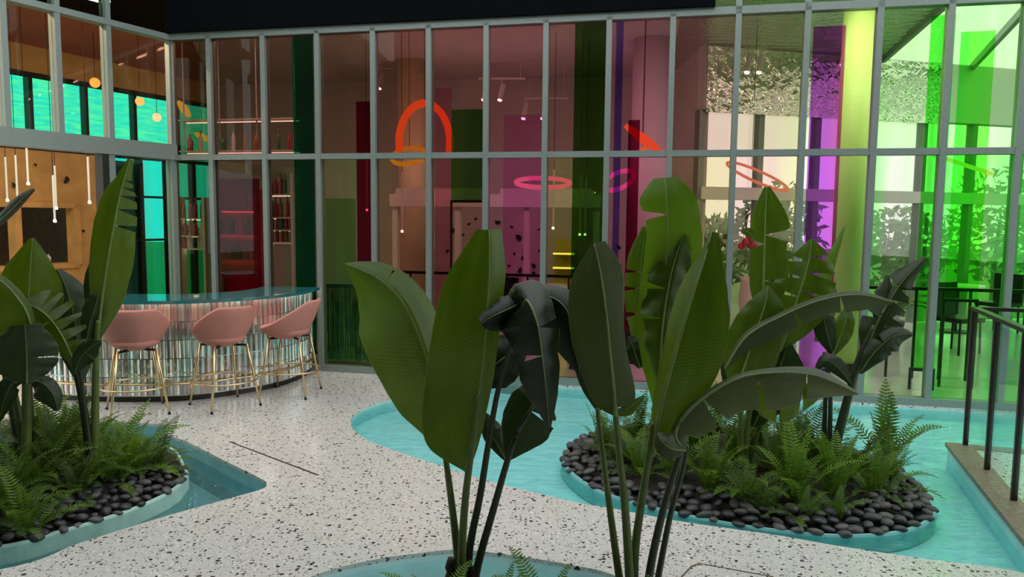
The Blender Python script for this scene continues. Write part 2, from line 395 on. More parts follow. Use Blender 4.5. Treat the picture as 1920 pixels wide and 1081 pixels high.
# ------------------------------------------------------------------ inside the building
IW0, IW1 = Vector((-9.2, 7.47, 0)), Vector((-5.75, 14.57, 0))        # inner wall of the bar room
BW1 = Vector((2.7, 13.2, 0)); WW0 = Vector((2.7, 11.0, 0)); WW1 = Vector((11.2, 13.3, 0)); RW1 = FA(SM[-1])
CZ = 4.2
inn = [FA(SM[-1], -.06), WW1, WW0, BW1, IW1, IW0, LEND, CORNER]
setting(filled([inn], 'floor_interior', FLOORI, 0.0), 'polished grey floor inside the glass building')
ce = filled([[CORNER, FA(3.9), BW1, IW1]], 'ceiling', PLAST, CZ); setting(ce, 'plain ceiling inside the building')
setting(filled([[CORNER, IW1, IW0, LEND]], 'ceiling_bar', plain('terracotta_paint', (.34, .085, .055), .8, var=.08, scale=3), CZ), 'terracotta ceiling of the bar room')
sk0 = onZ(1745, 30, CZ); sk1 = onZ(1640, 125, CZ); skd = (sk0-sk1); sk0 = sk1 + skd*((FA(0)-sk1).dot(FN)/skd.dot(FN))
wn = Vector((-(WW1-WW0).y, (WW1-WW0).x, 0)); sk1 = sk1 + skd*((WW0-sk1).dot(wn)/skd.dot(wn))
ce2 = filled([[FA(3.9), sk0, sk1, WW0, BW1]], 'ceiling_panel', HAMM, CZ)
sky = filled([[sk0, FA(SM[-1]), WW1, sk1]], 'added_skylight', clear_glass('skylight_glass'), CZ); setting(sky, 'glazed roof added for brightness on the far right')  # roof opening added so bright sky shows through the right bays
for f in (.0, .5, 1.0):
    bm = bmesh.new(); slab(bm, sk0.lerp(FA(SM[-1]), f*.6), sk1.lerp(WW1, f*.6), CZ-.06, CZ+.04, .06); child(obj('glazing_bar', bm, ALU), sky); setting(ce2, 'hammered steel ceiling on the right side inside')
bm = bmesh.new(); slab(bm, IW1, BW1, 0, CZ, .15, .075)
setting(obj('wall_rear', bm, PLAST), 'pale plaster wall at the back of the interior')
bm = bmesh.new(); slab(bm, BW1, WW0, 0, CZ, .12, .06)
setting(obj('wall_return', bm, PLAST), 'short return wall beside the garden windows')
ID = (IW1-IW0).normalized(); IN = Vector((-ID.y, ID.x, 0)); 
if IN.x > 0: IN = -IN
def IA(s, out=0): return IW0 + ID*s - IN*out
def i_of(px, py):
    r = ray(px, py); t = (IW0-CAM).dot(IN)/r.dot(IN); p = CAM+r*t; return (p-IW0).dot(ID), p.z
IL = (IW1-IW0).length
s_a, zk1 = i_of(-40, 383); s_b, _ = i_of(136, 383); _, zk0 = i_of(100, 497)
sa0, zc0 = i_of(150, 268)
s_c, _ = i_of(203, 300)
zc0, zc1 = 2.72, 3.75
bm = bmesh.new()
for (a, b, z0, z1) in ((0, s_a, 0, zc0), (s_a, s_b, 0, zk0), (s_a, s_b, zk1, zc0), (s_b, s_c, 0, zc0), (0, IL, zc1, CZ)):
    slab(bm, IA(a), IA(b), z0, z1, .12, 0)
wi = obj('wall_bar_room', bm, AMBER); setting(wi, 'amber wood wall of the bar room')
# frame and inside of the kitchen hatch
bm = bmesh.new()
for (a, b, z0, z1) in ((s_a, s_b, zk0-.05, zk0+.03), (s_a, s_b, zk1-.03, zk1+.05), (s_b-.05, s_b+.06, zk0, zk1), (s_b-.95, s_b-.86, zk0, zk1), (s_b-2.1, s_b-2.02, zk0, zk1)):
    slab(bm, IA(a), IA(b), z0, z1, .2, 0)
child(obj('hatch_frame', bm, AMBER), wi)
bm = bmesh.new(); slab(bm, IA(s_a-1.5, -1.2), IA(s_b+2.2, -1.2), .0, 2.7, .1); slab(bm, IA(s_a-.5, -.6), IA(s_b+.5, -.6), .3, zk0-.02, 1.1); slab(bm, IA(s_a-.5, -.6), IA(s_b+.5, -.6), 2.5, 2.6, 1.2)
child(obj('hatch_niche', bm, DOAK), wi)
CYAN = tinted('cyan_sky_reflection', (.012,.50,.38), (.05,.62,.30), scale=(3., 3., 26.))  # cyan sky reflection and its ripples put into the tint
CYANB = tinted('turquoise_sky_reflection', (.01,.62,.55), (.03,.52,.44))  # turquoise sky reflection put into the pane tint
w1 = obj('sky_reflection_1', (lambda b: (slab(b, IA(0), IA(IL), zc0-.06, zc0, .14), slab(b, IA(0), IA(IL), zc1, zc1+.06, .14), b)[-1])(bmesh.new()), BROWNM)  # band of panes added to carry the cyan sky reflection
setting(w1, 'cyan panes over the amber wall, added for the reflected sky')
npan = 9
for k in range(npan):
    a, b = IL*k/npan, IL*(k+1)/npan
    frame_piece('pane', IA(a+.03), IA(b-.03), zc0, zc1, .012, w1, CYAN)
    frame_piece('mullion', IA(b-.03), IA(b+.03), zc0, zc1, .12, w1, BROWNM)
w2 = obj('sky_reflection_2', (lambda b: (slab(b, IA(s_c), IA(IL), 0, .06, .14), b)[-1])(bmesh.new()), BROWNM)  # added panes continuing the sky reflection downward
setting(w2, 'tall turquoise panes beside the amber wall, added for the reflected sky')
m2 = 4
for k in range(m2):
    a, b = s_c+(IL-s_c)*k/m2, s_c+(IL-s_c)*(k+1)/m2
    for z0, z1 in ((.06, 1.25), (1.29, 2.0), (2.04, 2.66)):
        frame_piece('pane', IA(a+.03), IA(b-.03), z0, z1, .012, w2, CYANB)
    frame_piece('mullion', IA(a-.04), IA(a+.04), 0, 2.66, .12, w2, BROWNM)
    for z in (1.27, 2.02): frame_piece('transom', IA(a+.03), IA(b-.03), z-.02, z+.02, .10, w2, BROWNM)

for i, (px, r_, h_, m_, lb) in enumerate(((108, .10, .16, 'WHITE', 'stack of pale bowls on the kitchen hatch sill'), (84, .05, .26, 'DOAK', 'dark tall jar on the kitchen hatch sill'), (66, .06, .20, 'BROWNM', 'dark metal pot on the kitchen hatch sill'))):
    s0, _z = i_of(px, 470); q = IA(s0, -.35); t = thing('kitchen_vessel', (q.x, q.y, zk0-.02), lb, 'vessel', 'vessels on the hatch sill')
    bm = bmesh.new(); lathe(bm, [(r_*.6, 0), (r_, h_*.3), (r_*.9, h_*.5), (r_, h_*.8), (r_*.7, h_)], 16); obj('body', bm, globals()[m_], t, True)
    bm = bmesh.new(); lathe(bm, [(r_*.75, h_), (r_*.72, h_+.02), (.015, h_+.03), (.015, h_+.05)], 12); obj('lid', bm, GOLD, t)

# garden window wall on the right
WDv = (WW1-WW0); WL = WDv.length
def WA(s): return WW0 + WDv.normalized()*s
w3 = obj('window_3', (lambda b: (slab(b, WA(0), WA(WL), 0, .1, .16), slab(b, WA(0), WA(WL), 2.02, 2.2, .22), slab(b, WA(0), WA(WL), 3.3, 4.2, .2), b)[-1])(bmesh.new()), WHITE)
setting(w3, 'white framed garden windows at the right rear')
GCL = clear_glass('garden_window_glass')
nb = 9
for k in range(nb):
    a, b = WL*k/nb, WL*(k+1)/nb
    frame_piece('mullion', WA(a-.045), WA(a+.045), .1, 3.3, .14, w3, ALU)
    frame_piece('pane', WA(a+.045), WA(b-.045), .1, 2.02, .012, w3, GCL)
    frame_piece('pane', WA(a+.045), WA(b-.045), 2.2, 3.3, .012, w3, GCL)

w4 = obj('window_4', (lambda b: (slab(b, RW1, WW1, 0, .1, .16), slab(b, RW1, WW1, 4.0, 4.2, .16), b)[-1])(bmesh.new()), ALU)
setting(w4, 'glazed side of the building on the far right')
for k in range(5):
    p, q = RW1.lerp(WW1, k/5+.004), RW1.lerp(WW1, (k+1)/5-.004)
    frame_piece('pane', p, q, .1, 4.0, .012, w4, GCL)
    frame_piece('mullion', RW1.lerp(WW1, k/5-.004), RW1.lerp(WW1, k/5+.004), .1, 4.0, .12, w4)

bm = bmesh.new(); slab(bm, WA(.02), WA(4.1), 3.26, CZ-.02, .03, -.12); child(obj('steel_cladding', bm, HAMM), w3)
# garden beyond the windows
GRASS = plain('lawn_green', (.10, .26, .04), .9, var=.4, scale=20)
bm = bmesh.new()
for v in ((-30, 60), (40, 60), (40, -20), (-30, -20)): bm.verts.new((v[0], v[1], -.4))
bm.verts.ensure_lookup_table(); bm.faces.new(bm.verts[::-1] if False else bm.verts)
setting(obj('ground', bm, GRASS), 'lawn around the building')
HEDGE = plain('hedge_leaf', (.09, .20, .04), .6, var=.5, scale=8)
def shrub(loc, r, h, n, label, sd):
    rnd = random.Random(sd); t = thing('garden_shrub', loc, label, 'shrub', 'shrubs in the garden beyond the windows')
    bm = bmesh.new()
    for i in range(n):
        d = Vector((rnd.gauss(0, 1), rnd.gauss(0, 1), rnd.gauss(0, 1))).normalized()*(rnd.random()**.35)
        p = Vector((d.x*r, d.y*r, h*.55+d.z*h*.45)); s_ = rnd.uniform(.08, .18)
        u = Vector((rnd.gauss(0, 1), rnd.gauss(0, 1), rnd.gauss(0, 1))).normalized(); v = u.orthogonal().normalized()
        bm.faces.new([bm.verts.new(p+u*s_), bm.verts.new(p+v*s_*.5), bm.verts.new(p-u*s_), bm.verts.new(p-v*s_*.5)])
    obj('foliage', bm, HEDGE, t)
    bm = bmesh.new(); tube(bm, [Vector((0, 0, -.4)), Vector((0, 0, h*.3)), Vector((.05, 0, h*.6))], [.07, .05, .03], 6); obj('trunk', bm, DOAK, t)
for i, (x, y, r, h) in enumerate(((3.9, 15.2, .9, 1.9), (5.9, 16.6, 1.0, 2.6), (8.1, 15.6, 1.0, 2.1), (10.6, 16.4, 1.2, 3.0), (13.4, 18, 1.4, 2.4))):
    shrub((x, y, 0), r, h, 700, ['low rounded shrub beyond the leftmost garden windows', 'taller leafy shrub behind the lime coloured column', 'rounded shrub behind the bright green panes', 'tallest leafy shrub beyond the far right panes', 'broad shrub at the far right edge of the garden'][i], i)

# unseen linear luminaires added along the facade ceiling to brighten the interior
LUM = glow('added_warm_luminaire', (1, .84, .74), 48.0)
LUMN = glow('added_neutral_luminaire', (1, .95, .92), 48.0)
for i, (s0, s1, m) in enumerate(((-1.5, .1, LUM), (.5, 2.1, LUM), (2.5, 3.8, LUMN), (4.3, 6.0, LUMN), (6.4, 8.2, LUMN))):
    t = thing('added_ceiling_light', FA((s0+s1)/2, -.9)+Vector((0, 0, CZ)), ['first', 'second', 'third', 'fourth', 'fifth'][i]+' added unseen linear light from the glass corner, inside the facade', 'light', 'added linear lights along the facade')
    bm = bmesh.new(); slab(bm, FA(s0, -.9), FA(s1, -.9), CZ-.07, CZ-.012, .16); child(obj('housing', bm, WHITE), t)
    bm = bmesh.new(); slab(bm, FA(s0, -.9), FA(s1, -.9), CZ-.085, CZ-.07, .14); child(obj('diffuser', bm, m), t)
# warm linear lights added out of view to light the bar room
for i, f in enumerate((.2, 1.3, 2.4)):
    t = thing('added_ceiling_light', LA(f+.45, -.8)+Vector((0, 0, CZ)), ['added unseen warm bar room light nearest the glass corner', 'middle added unseen warm bar room light', 'leftmost added unseen warm bar room light'][i], 'light', 'added warm lights of the bar room')
    bm = bmesh.new(); slab(bm, LA(f, -.8), LA(f+.9, -.8), CZ-.07, CZ-.012, .16); child(obj('housing', bm, BLACK), t)
    bm = bmesh.new(); slab(bm, LA(f, -.8), LA(f+.9, -.8), CZ-.085, CZ-.07, .14); child(obj('diffuser', bm, glow('added_amber_lamp', (1, .76, .46), 95.0)), t)

# coloured panels added for colour strips reflected from the opposite facade
def fin(px0, px1, py0, py1, dist, ca, cb, label):
    a = behind(px0, 540, dist); b = behind(px1, 540, dist)
    z1 = min(behind((px0+px1)/2, py0, dist).z, CZ); z0 = max(behind((px0+px1)/2, py1, dist).z, 0.03)
    m = (a+b)/2; t = thing('reflection_panel', (m.x, m.y, 0), label, 'reflection panel', 'panels for the reflected colour strips')
    bm = bmesh.new(); slab(bm, a, b, z0, z1, .014); child(obj('pane', bm, tinted('reflection_'+label.split()[0], ca, cb, gloss=.0, fres=.04)), t)
    bm = bmesh.new(); slab(bm, a, b, 0, z0, .06) if z0 < .1 else slab(bm, a, b, z0-.03, z0, .05)
    child(obj('base_channel', bm, BROWNM), t)
    if z0 > .1:
        for e in (a, b):
            bm = bmesh.new(); tube(bm, [Vector((e.x, e.y, 0)), Vector((e.x, e.y, z0))], .015, 6); child(obj('support', bm, BROWNM), t)
for a in ((408, 490, 335, 690, .8, (.55,.045,.14), (.48,.04,.16), 'dark crimson reflection panel in front of the back bar cabinet'),
          (612, 668, 372, 690, .9, (.45,.72,.38), (.35,.66,.34), 'sage green reflection panel left of the crimson one'),
          (556, 592, 40, 690, .9, (.01,.30,.14), (.02,.42,.22), 'emerald green reflection panel behind the third bay from the corner'),
          (671, 702, 190, 690, 1.2, (.42,.02,.12), (.36,.03,.16), 'crimson reflection panel behind the fourth bay from the corner'),
          (816, 846, 165, 690, 1.5, (.95,.55,.75), (.9,.5,.7), 'rose pink narrow reflection panel beside the orange loop lamp'),
          (846, 910, 205, 375, 1.2, (.16,.55,.12), (.08,.40,.10), 'moss green reflection panel right of the orange loop lamp'),
          (942, 1012, 215, 690, 1.6, (.98,.55,.95), (.95,.45,.85), 'orchid pink reflection panel behind the pink ring lamp'),
          (1070, 1132, 40, 690, .8, (.10,.38,.06), (.06,.30,.06), 'bottle green tall reflection panel in the middle of the facade'),
          (1146, 1158, 40, 690, .5, (.28,.20,.95), (.24,.22,.9), 'violet blue slim reflection strip right of the bottle green panel'),
          (1171, 1192, 225, 690, 1.3, (.30,.02,.10), (.25,.03,.12), 'burgundy slim reflection panel under the orange blade lamp'),
          (1503, 1562, 50, 690, 1.0, (.80,.16,.80), (.62,.14,.88), 'purple tall reflection panel left of the lime column'),
          (1716, 1760, 30, 690, .7, (.12,.85,.10), (.18,.9,.12), 'vivid green tall reflection panel right of the lime column'),
          (1772, 1834, 60, 560, .9, (.20,.98,.16), (.40,.98,.14), 'apple green reflection panel in the rightmost bay')):
    fin(*a)

# round columns
def column(px, py, dist, dpx, col, label):
    p = behind(px, py, dist); r = dpx/FPX*p.y/2
    t = thing('round_column', (p.x, p.y, 0), label, 'column', 'round columns inside')
    bm = bmesh.new(); lathe(bm, [(r, 0.03), (r, CZ)], 32); o = obj('shaft', bm, plain('column_paint_'+label.split()[0], col, .5, var=.04), t, True)
    for pl in o.data.polygons: pl.use_smooth = abs(pl.normal.z) < .5
    bm = bmesh.new(); lathe(bm, [(r+.015, 0), (r+.015, .10)], 32); obj('base_collar', bm, BROWNM, t)
column(1595, 420, 1.6, 62, (.60, .86, .26), 'lime painted round column behind the right bays')
column(1213, 420, 3.2, 66, (.72, .62, .60), 'pale round column behind the orange blade lamp')
column(775, 420, 4.0, 56, (.70, .62, .38), 'ochre round column under the orange loop lamp')

# glowing pendant lamps
def lamp(name, C, label, cat='lamp', group='glowing pendant lamps inside'):
    return thing(name, C, label, cat, group)
X3, Z3 = Vector((1, 0, 0)), Vector((0, 0, 1))
def cable(t, p, z1=CZ):
    bm = bmesh.new(); tube(bm, [p, Vector((p.x, p.y, z1))], .004, 5); child(obj('cable', bm, BLACK), t)
def ring(px, py, dist, rx, ry, tilt, col, st, label, a0=0, a1=2*math.pi, thick=.03, rz=None):
    C = behind(px, py, dist); k = C.y/FPX; t = lamp('ring_pendant', C, label)
    ax = (X3*math.cos(tilt) + Z3*math.sin(tilt)); big = max(rx, ry)
    inc = math.asin(min(ry/rx, .98)) if rx > ry else math.pi/2
    up = Vector((-math.sin(tilt), 0, math.cos(tilt)))
    ay = up*math.sin(inc) + Vector((0, 1, 0))*math.cos(inc)
    R2 = rx*k if rx > ry else ry*k
    bm = bmesh.new(); torus(bm, C, ax, ay, rx*k, R2, thick, a0, a1, 40, 8, rz); child(obj('glowing_tube', bm, glow('lamp_glow', col, st), None, True), t)
    cable(t, C + ay*R2)
    return t
ring(796, 268, 1.9, 47, 72, 0, (1, .16, .03), 1.5, 'large orange glowing loop lamp arching above the ochre column', -.25, math.pi+.2, .05, .13)
ring(766, 292, 2.0, 31, 17, .12, (.9, .50, .03), 1.1, 'small yellow glowing ring lamp under the orange loop', thick=.03)
ring(1018, 342, 1.4, 50, 11, .0, (1, .22, .35), 1.3, 'pink glowing ring lamp in front of the orchid panel', thick=.028)
ring(1160, 338, 1.6, 30, 14, .5, (1, .15, .45), 1.1, 'magenta glowing ring lamp beside the violet strip', thick=.03)
ring(1420, 330, 2.4, 60, 20, -.35, (1, .35, .2), 1.0, 'coral glowing ring lamp behind the tan bay', thick=.018)
ring(1800, 306, 1.8, 55, 14, -.3, (1, .62, .25), 1.6, 'peach glowing ring lamp in the rightmost bay', thick=.02)
def blade(p0, p1, dist, col, st, label, wdt=.05):
    a, b = behind(*p0, dist), behind(*p1, dist); t = lamp('blade_pendant', (a+b)/2, label)
    bm = bmesh.new(); d = (b-a).normalized(); n = 14
    tube(bm, [a.lerp(b, i/n) for i in range(n+1)], [wdt*(.25+.75*math.sin(math.pi*(.08+.84*i/n))) for i in range(n+1)], 10)
    child(obj('glowing_body', bm, glow('lamp_glow', col, st), None, True), t); cable(t, a.lerp(b, .5))
blade((1172, 235), (1240, 285), 1.9, (1, .17, .04), 1.6, 'orange glowing blade lamp slanting beside the pale column', .06)
blade((1192, 288), (1216, 272), 2.0, (1, .33, .05), 1.4, 'short orange blade lamp at the foot of the long one', .03)
blade((334, 190), (356, 218), 2.2, (.85, .62, .05), 1.6, 'upper yellow capsule lamp in the corner bay', .06)
blade((366, 250), (392, 263), 2.2, (.85, .62, .05), 1.6, 'lower yellow capsule lamp in the corner bay', .05)
def ball(px, py, d, r, col, st, label):
    s_, z = i_of(px, py); C = atY(px, py, 10.6); t = lamp('globe_pendant', C, label); k = C.y/FPX
    bm = bmesh.new(); bmesh.ops.create_uvsphere(bm, u_segments=14, v_segments=10, radius=r*k); obj('globe', bm, glow('lamp_glow', col, st), t, True); cable(t, C)
for a in ((178, 155, 0, 9, (1, .30, .05), 2.0, 'orange globe lamp in the middle upper pane of the left facade'),
          (262, 190, 0, 8, (1, .45, .12), 1.6, 'small orange globe lamp left of its pale neighbour'),
          (294, 220, 0, 8, (1, .72, .35), 1.3, 'pale yellow globe lamp nearest the glass corner')): ball(*a)
# thin tube pendants of the bar room
for i, (x, y, Y) in enumerate(((14, 376, 9.6), (33, 374, 9.4), (53, 345, 9.2), (103, 415, 9.0), (106, 391, 9.7), (168, 380, 9.1))):
    p = atY(x, y, Y); t = lamp('tube_pendant', p, ['leftmost thin tube pendant before the amber wall', 'second thin tube pendant before the amber wall, close to the leftmost', 'shortest thin tube pendant before the amber wall', 'longest thin tube pendant before the amber wall', 'thin tube pendant just behind the longest one', 'thin tube pendant nearest the door post'][i], group='thin tube pendants of the bar room')
    bm = bmesh.new(); tube(bm, [p+Vector((0, 0, .02)), p+Vector((0, 0, .55))], .012, 8); child(obj('tube', bm, WHITE), t)
    bm = bmesh.new(); tube(bm, [p-Vector((0, 0, .01)), p+Vector((0, 0, .02))], .016, 8); child(obj('bulb', bm, glow('bulb', (1, .9, .75), 12)), t)
    cable(t, p+Vector((0, 0, .55)))
for i, (x, y, d) in enumerate(((688, 394, 2.2), (754, 434, 2.0), (1037, 428, 2.6), (1087, 440, 2.4), (1097, 440, 2.8))):
    p = behind(x, y, d); t = lamp('tube_pendant', p, ['thin tube pendant in front of the crimson panel', 'thin tube pendant left of the ochre column', 'thin tube pendant left of the bottle green panel', 'first of two thin tube pendants behind the bottle green panel', 'second of two thin tube pendants behind the bottle green panel'][i], group='thin tube pendants behind the long facade')
    bm = bmesh.new(); tube(bm, [p+Vector((0, 0, .02)), p+Vector((0, 0, .8))], .012, 8); child(obj('tube', bm, WHITE), t)
    bm = bmesh.new(); tube(bm, [p-Vector((0, 0, .01)), p+Vector((0, 0, .02))], .016, 8); child(obj('bulb', bm, glow('bulb', (1, .9, .75), 12)), t)
    cable(t, p+Vector((0, 0, .8)))
# track lights with spot heads
def track(p0, p1, label, heads):
    a, b = p0, p1; t = thing('track_light', (a+b)/2, label, 'light', 'ceiling tracks with spot heads')
    bm = bmesh.new(); tube(bm, [a, b], .016, 6); child(obj('rail', bm, WHITE), t)
    for f in (.1, .9):
        q = a.lerp(b, f); bm = bmesh.new(); tube(bm, [q, Vector((q.x, q.y, CZ))], .006, 5); child(obj('hanger', bm, WHITE), t)
    for f in heads:
        q = a.lerp(b, f); bm = bmesh.new(); tube(bm, [q, q-Vector((0, 0, .07)), q-Vector((-.02, .02, .10)), q-Vector((.03, .06, .34))], [.012, .012, .04, .045], 10)
        h = child(obj('spot_head', bm, WHITE), t)
        bm = bmesh.new(); tube(bm, [q-Vector((.03, .06, .34)), q-Vector((.034, .065, .355))], .035, 10); o = child(obj('spot_lens', bm, glow('spot_lens', (1, .92, .8), 7)), t)
track(behind(898, 147, 4.2), behind(985, 147, 4.2), 'ceiling track with spot heads above the orchid panel', (.15, .5))
track(behind(985, 184, 5.0), behind(1065, 184, 5.0), 'farther ceiling track with spot heads beside the bottle green panel', (.0, .45))
track(behind(1190, 122, 4.0), behind(1260, 124, 4.0), 'ceiling track with spot head above the pale column', (.4,))
track(behind(1395, 90, 3.6), behind(1440, 90, 3.6), 'ceiling track with spot heads behind the tan bay', (.2, .7))
track(behind(640, 125, 4.4), behind(740, 128, 4.4), 'ceiling track with one spot head left of the orange loop', (.76,))
track(behind(1545, 70, 2.6), behind(1600, 70, 2.6), 'ceiling track with spot head in front of the lime column', (.7,))

# rear wall ornaments, picture, shelf niche, rail
ORN = plain('black_lacquer', (.01, .008, .01), .4)
def ornament(P, n, size, rot, label, group):
    bm = bmesh.new(); k = random.Random(int(P.x*1000)); m = 7
    up = Vector((0, 0, 1)); side = up.cross(n).normalized()
    ang = rot; u = side*math.cos(ang)+up*math.sin(ang); v = -side*math.sin(ang)+up*math.cos(ang)
    pts = [(0, 1), (.55, .45), (.5, -.1), (.75, -.5), (.1, -.9), (-.45, -.4), (-.6, .25)]
    pts = [(x*k.uniform(.7, 1.1), y*k.uniform(.7, 1.1)) for x, y in pts]
    f0 = [bm.verts.new(P + (u*x+v*y)*size - n*(.015+.05*abs(x))) for x, y in pts]
    f1 = [bm.verts.new(P + (u*x+v*y)*size - n*(.005+.05*abs(x))) for x, y in pts]
    bm.faces.new(f0); bm.faces.new(f1[::-1])
    for i in range(m): bm.faces.new((f0[i], f1[i], f1[(i+1) % m], f0[(i+1) % m]))
    o = obj('wall_ornament', bm, ORN); tag(o, label, 'ornament', group)
BN = Vector((-(BW1-IW1).y, (BW1-IW1).x, 0)).normalized(); 
if BN.y < 0: BN = -BN
def on_rear(px, py):
    r = ray(px, py); t = (IW1-CAM).dot(BN)/r.dot(BN); return CAM + r*t
rr = random.Random(5)
spots = [(850, 433, 8), (934, 417, 7), (973, 445, 9), (983, 468, 4), (981, 483, 6), (976, 506, 7), (1001, 498, 8), (1001, 511, 5), (861, 462, 5), (868, 440, 4), (880, 420, 4), (960, 425, 4), (990, 455, 3), (965, 475, 4), (1012, 470, 4), (1010, 430, 3), (955, 498, 4), (840, 470, 4), (893, 410, 4), (1160, 463, 6), (1150, 485, 4), (1163, 500, 5), (905, 440, 4), (925, 455, 5), (940, 480, 5)]
CNT = 'first second third fourth fifth sixth seventh eighth ninth tenth eleventh twelfth thirteenth fourteenth fifteenth sixteenth seventeenth eighteenth nineteenth twentieth twenty-first twenty-second twenty-third twenty-fourth twenty-fifth'.split()
for ii, (x, y, s_) in enumerate(sorted(spots)):
    P = on_rear(x, y); ornament(P, BN, s_/FPX*P.y, rr.uniform(-1.5, 1.5), CNT[ii]+' from left of the black leaf shaped ornaments on the rear wall', 'ornaments on the rear wall')
for x, y, s_, lb in ((60, 309, 4, 'upper small black ornament on the amber wall'), (93, 331, 4, 'middle small black ornament on the amber wall'), (119, 337, 9, 'largest black diamond ornament on the amber wall'), (20, 348, 6, 'black ornament low on the left of the amber wall'), (150, 433, 4, 'black ornament beside the kitchen hatch')):
    r = ray(x, y); t = (IW0-CAM).dot(IN)/r.dot(IN); P = CAM+r*t - IN*.06
    ornament(P, IN, s_/FPX*P.y, rr.uniform(-.5, .5), lb, 'ornaments on the amber wall')
p0, p1 = on_rear(791, 470), on_rear(817, 425)
t = thing('framed_picture', (p0+p1)/2, 'small dark picture in a pale frame on the rear wall', 'picture')
bm = bmesh.new(); a = p0-BN*.02; b = Vector((p1.x, p1.y, p0.z))-BN*.02; slab(bm, a, b, p0.z, p1.z, .03); child(obj('frame', bm, WHITE), t)
bm = bmesh.new(); slab(bm, a.lerp(b, .14)-BN*.02, a.lerp(b, .86)-BN*.02, p0.z+.05, p1.z-.05, .012); child(obj('print', bm, plain('dark_print', (.05, .02, .06), .6, var=.5, scale=5)), t)
p0, p1 = on_rear(1040, 512), on_rear(1080, 448)
t = thing('lit_shelf', Vector((p0.x, p0.y, 0)), 'yellow backlit shelf unit beside the bottle green panel', 'shelf')
bm = bmesh.new(); a = p0-BN*.02; b = Vector((p1.x, p1.y, 0))-BN*.02; slab(bm, a, b, 0, p1.z, .03); child(obj('back_panel', bm, plain('yellow_panel', (.62, .58, .06), .5)), t)
for y in (474, 500):
    z = on_rear(1060, y).z; bm = bmesh.new(); slab(bm, a-BN*.16, b-BN*.16, z-.02, z+.02, .3); sh = child(obj('shelf_board', bm, plain('yellow_board', (.6, .6, .1), .5)), t)
    bm = bmesh.new(); slab(bm, a-BN*.31, b-BN*.31, z-.016, z+.016, .01); child(obj('light_strip', bm, glow('yellow_strip', (1, .95, .15), 2.5)), t)
for (xa, xb, dist, lb) in ((700, 1145, 1.7, 'dark guard rail behind the middle of the facade'), (1620, 1925, 1.3, 'dark guard rail behind the right bays')):
    a, b = behind(xa, 515 if xa < 1000 else 548, dist), behind(xb, 515 if xa < 1000 else 548, dist); a.z = b.z = 1.0
    t = thing('guard_rail', ((a+b)/2).xy.to_3d(), lb, 'railing'); bm = bmesh.new(); slab(bm, a, b, .975, 1.01, .05); child(obj('handrail', bm, BROWNM), t)
    nn = 6
    for k in range(nn+1):
        q = a.lerp(b, k/nn); bm = bmesh.new(); tube(bm, [Vector((q.x, q.y, 0)), Vector((q.x, q.y, .98))], .015, 6); child(obj('post', bm, BROWNM), t)
# pale beam added for the band reflected from the opposite facade
a, b = behind(735, 375, 2.9), behind(1128, 375, 2.9)
bm = bmesh.new(); slab(bm, a, b, a.z-.09, a.z+.09, .2)
tr3 = obj('trim_3', bm, WHITE); setting(tr3, 'pale beam on slim posts, added for the reflected opposite facade')
for f in (.02, .33, .66, .98):
    q = a.lerp(b, f); bm = bmesh.new(); slab(bm, q-FD*.04, q+FD*.04, 0, a.z-.09, .1); child(obj('portal_post', bm, WHITE), tr3)
for i, (f0, f1) in enumerate(((.03, .46), (.54, .97))):  # uplights hidden on the beam, added to brighten the ceiling
    p, q = a.lerp(b, f0), a.lerp(b, f1); t = thing('added_uplight', Vector(((p.x+q.x)/2, (p.y+q.y)/2, a.z+.09)), ['left', 'right'][i]+' added hidden uplight lying on the pale portal beam', 'light', 'added uplights on the portal beam')
    bm = bmesh.new(); slab(bm, p, q, a.z+.09, a.z+.115, .14); child(obj('housing', bm, WHITE), t)
    bm = bmesh.new(); slab(bm, p, q, a.z+.09, a.z+.17, .012, -.09); child(obj('lip', bm, WHITE), t)
    bm = bmesh.new(); slab(bm, p, q, a.z+.115, a.z+.125, .10); child(obj('diffuser', bm, glow('added_uplight_glow', (1, .88, .84), 26.0)), t)

# ------------------------------------------------------------------ back bar shelves with bottles
CRIM = plain('crimson_cabinet', (.42, .02, .08), .35, var=.2)
BOT = [plain('amber_bottle_glass', (.30, .12, .03), .08, spec=.8), plain('clear_bottle_glass', (.62, .60, .58), .06, spec=.8), plain('ruby_bottle_glass', (.35, .03, .06), .08, spec=.8), plain('green_bottle_glass', (.05, .20, .07), .08, spec=.8)]
CAPM = plain('bottle_cap', (.55, .45, .25), .3, .8)
bot_me = []
for j, (r, h) in enumerate(((.034, .28), (.040, .24), (.030, .30))):
    bm = bmesh.new(); lathe(bm, [(r*.95, 0), (r, .01), (r, h*.58), (r*.8, h*.68), (r*.36, h*.78), (r*.34, h*.93)], 10); body = [mesh_of(bm.copy(), m, True, 'bottle') for m in BOT]; bm.free()
    bm = bmesh.new(); lathe(bm, [(r*.42, h*.93), (r*.42, h)], 8); bot_me.append((body, mesh_of(bm, CAPM, False, 'cap')))
ORD = ['first', 'second', 'third', 'fourth', 'fifth', 'sixth', 'seventh', 'eighth', 'ninth', 'tenth']
def bottle(p, rnd, label, group):
    b, c = rnd.choice(bot_me); j = rnd.randrange(4); o = link('bottle', b[j], None, p); tag(o, ['amber', 'clear', 'ruby', 'green'][j]+' bottle, '+label, 'bottle', group); link('cap', c, o)
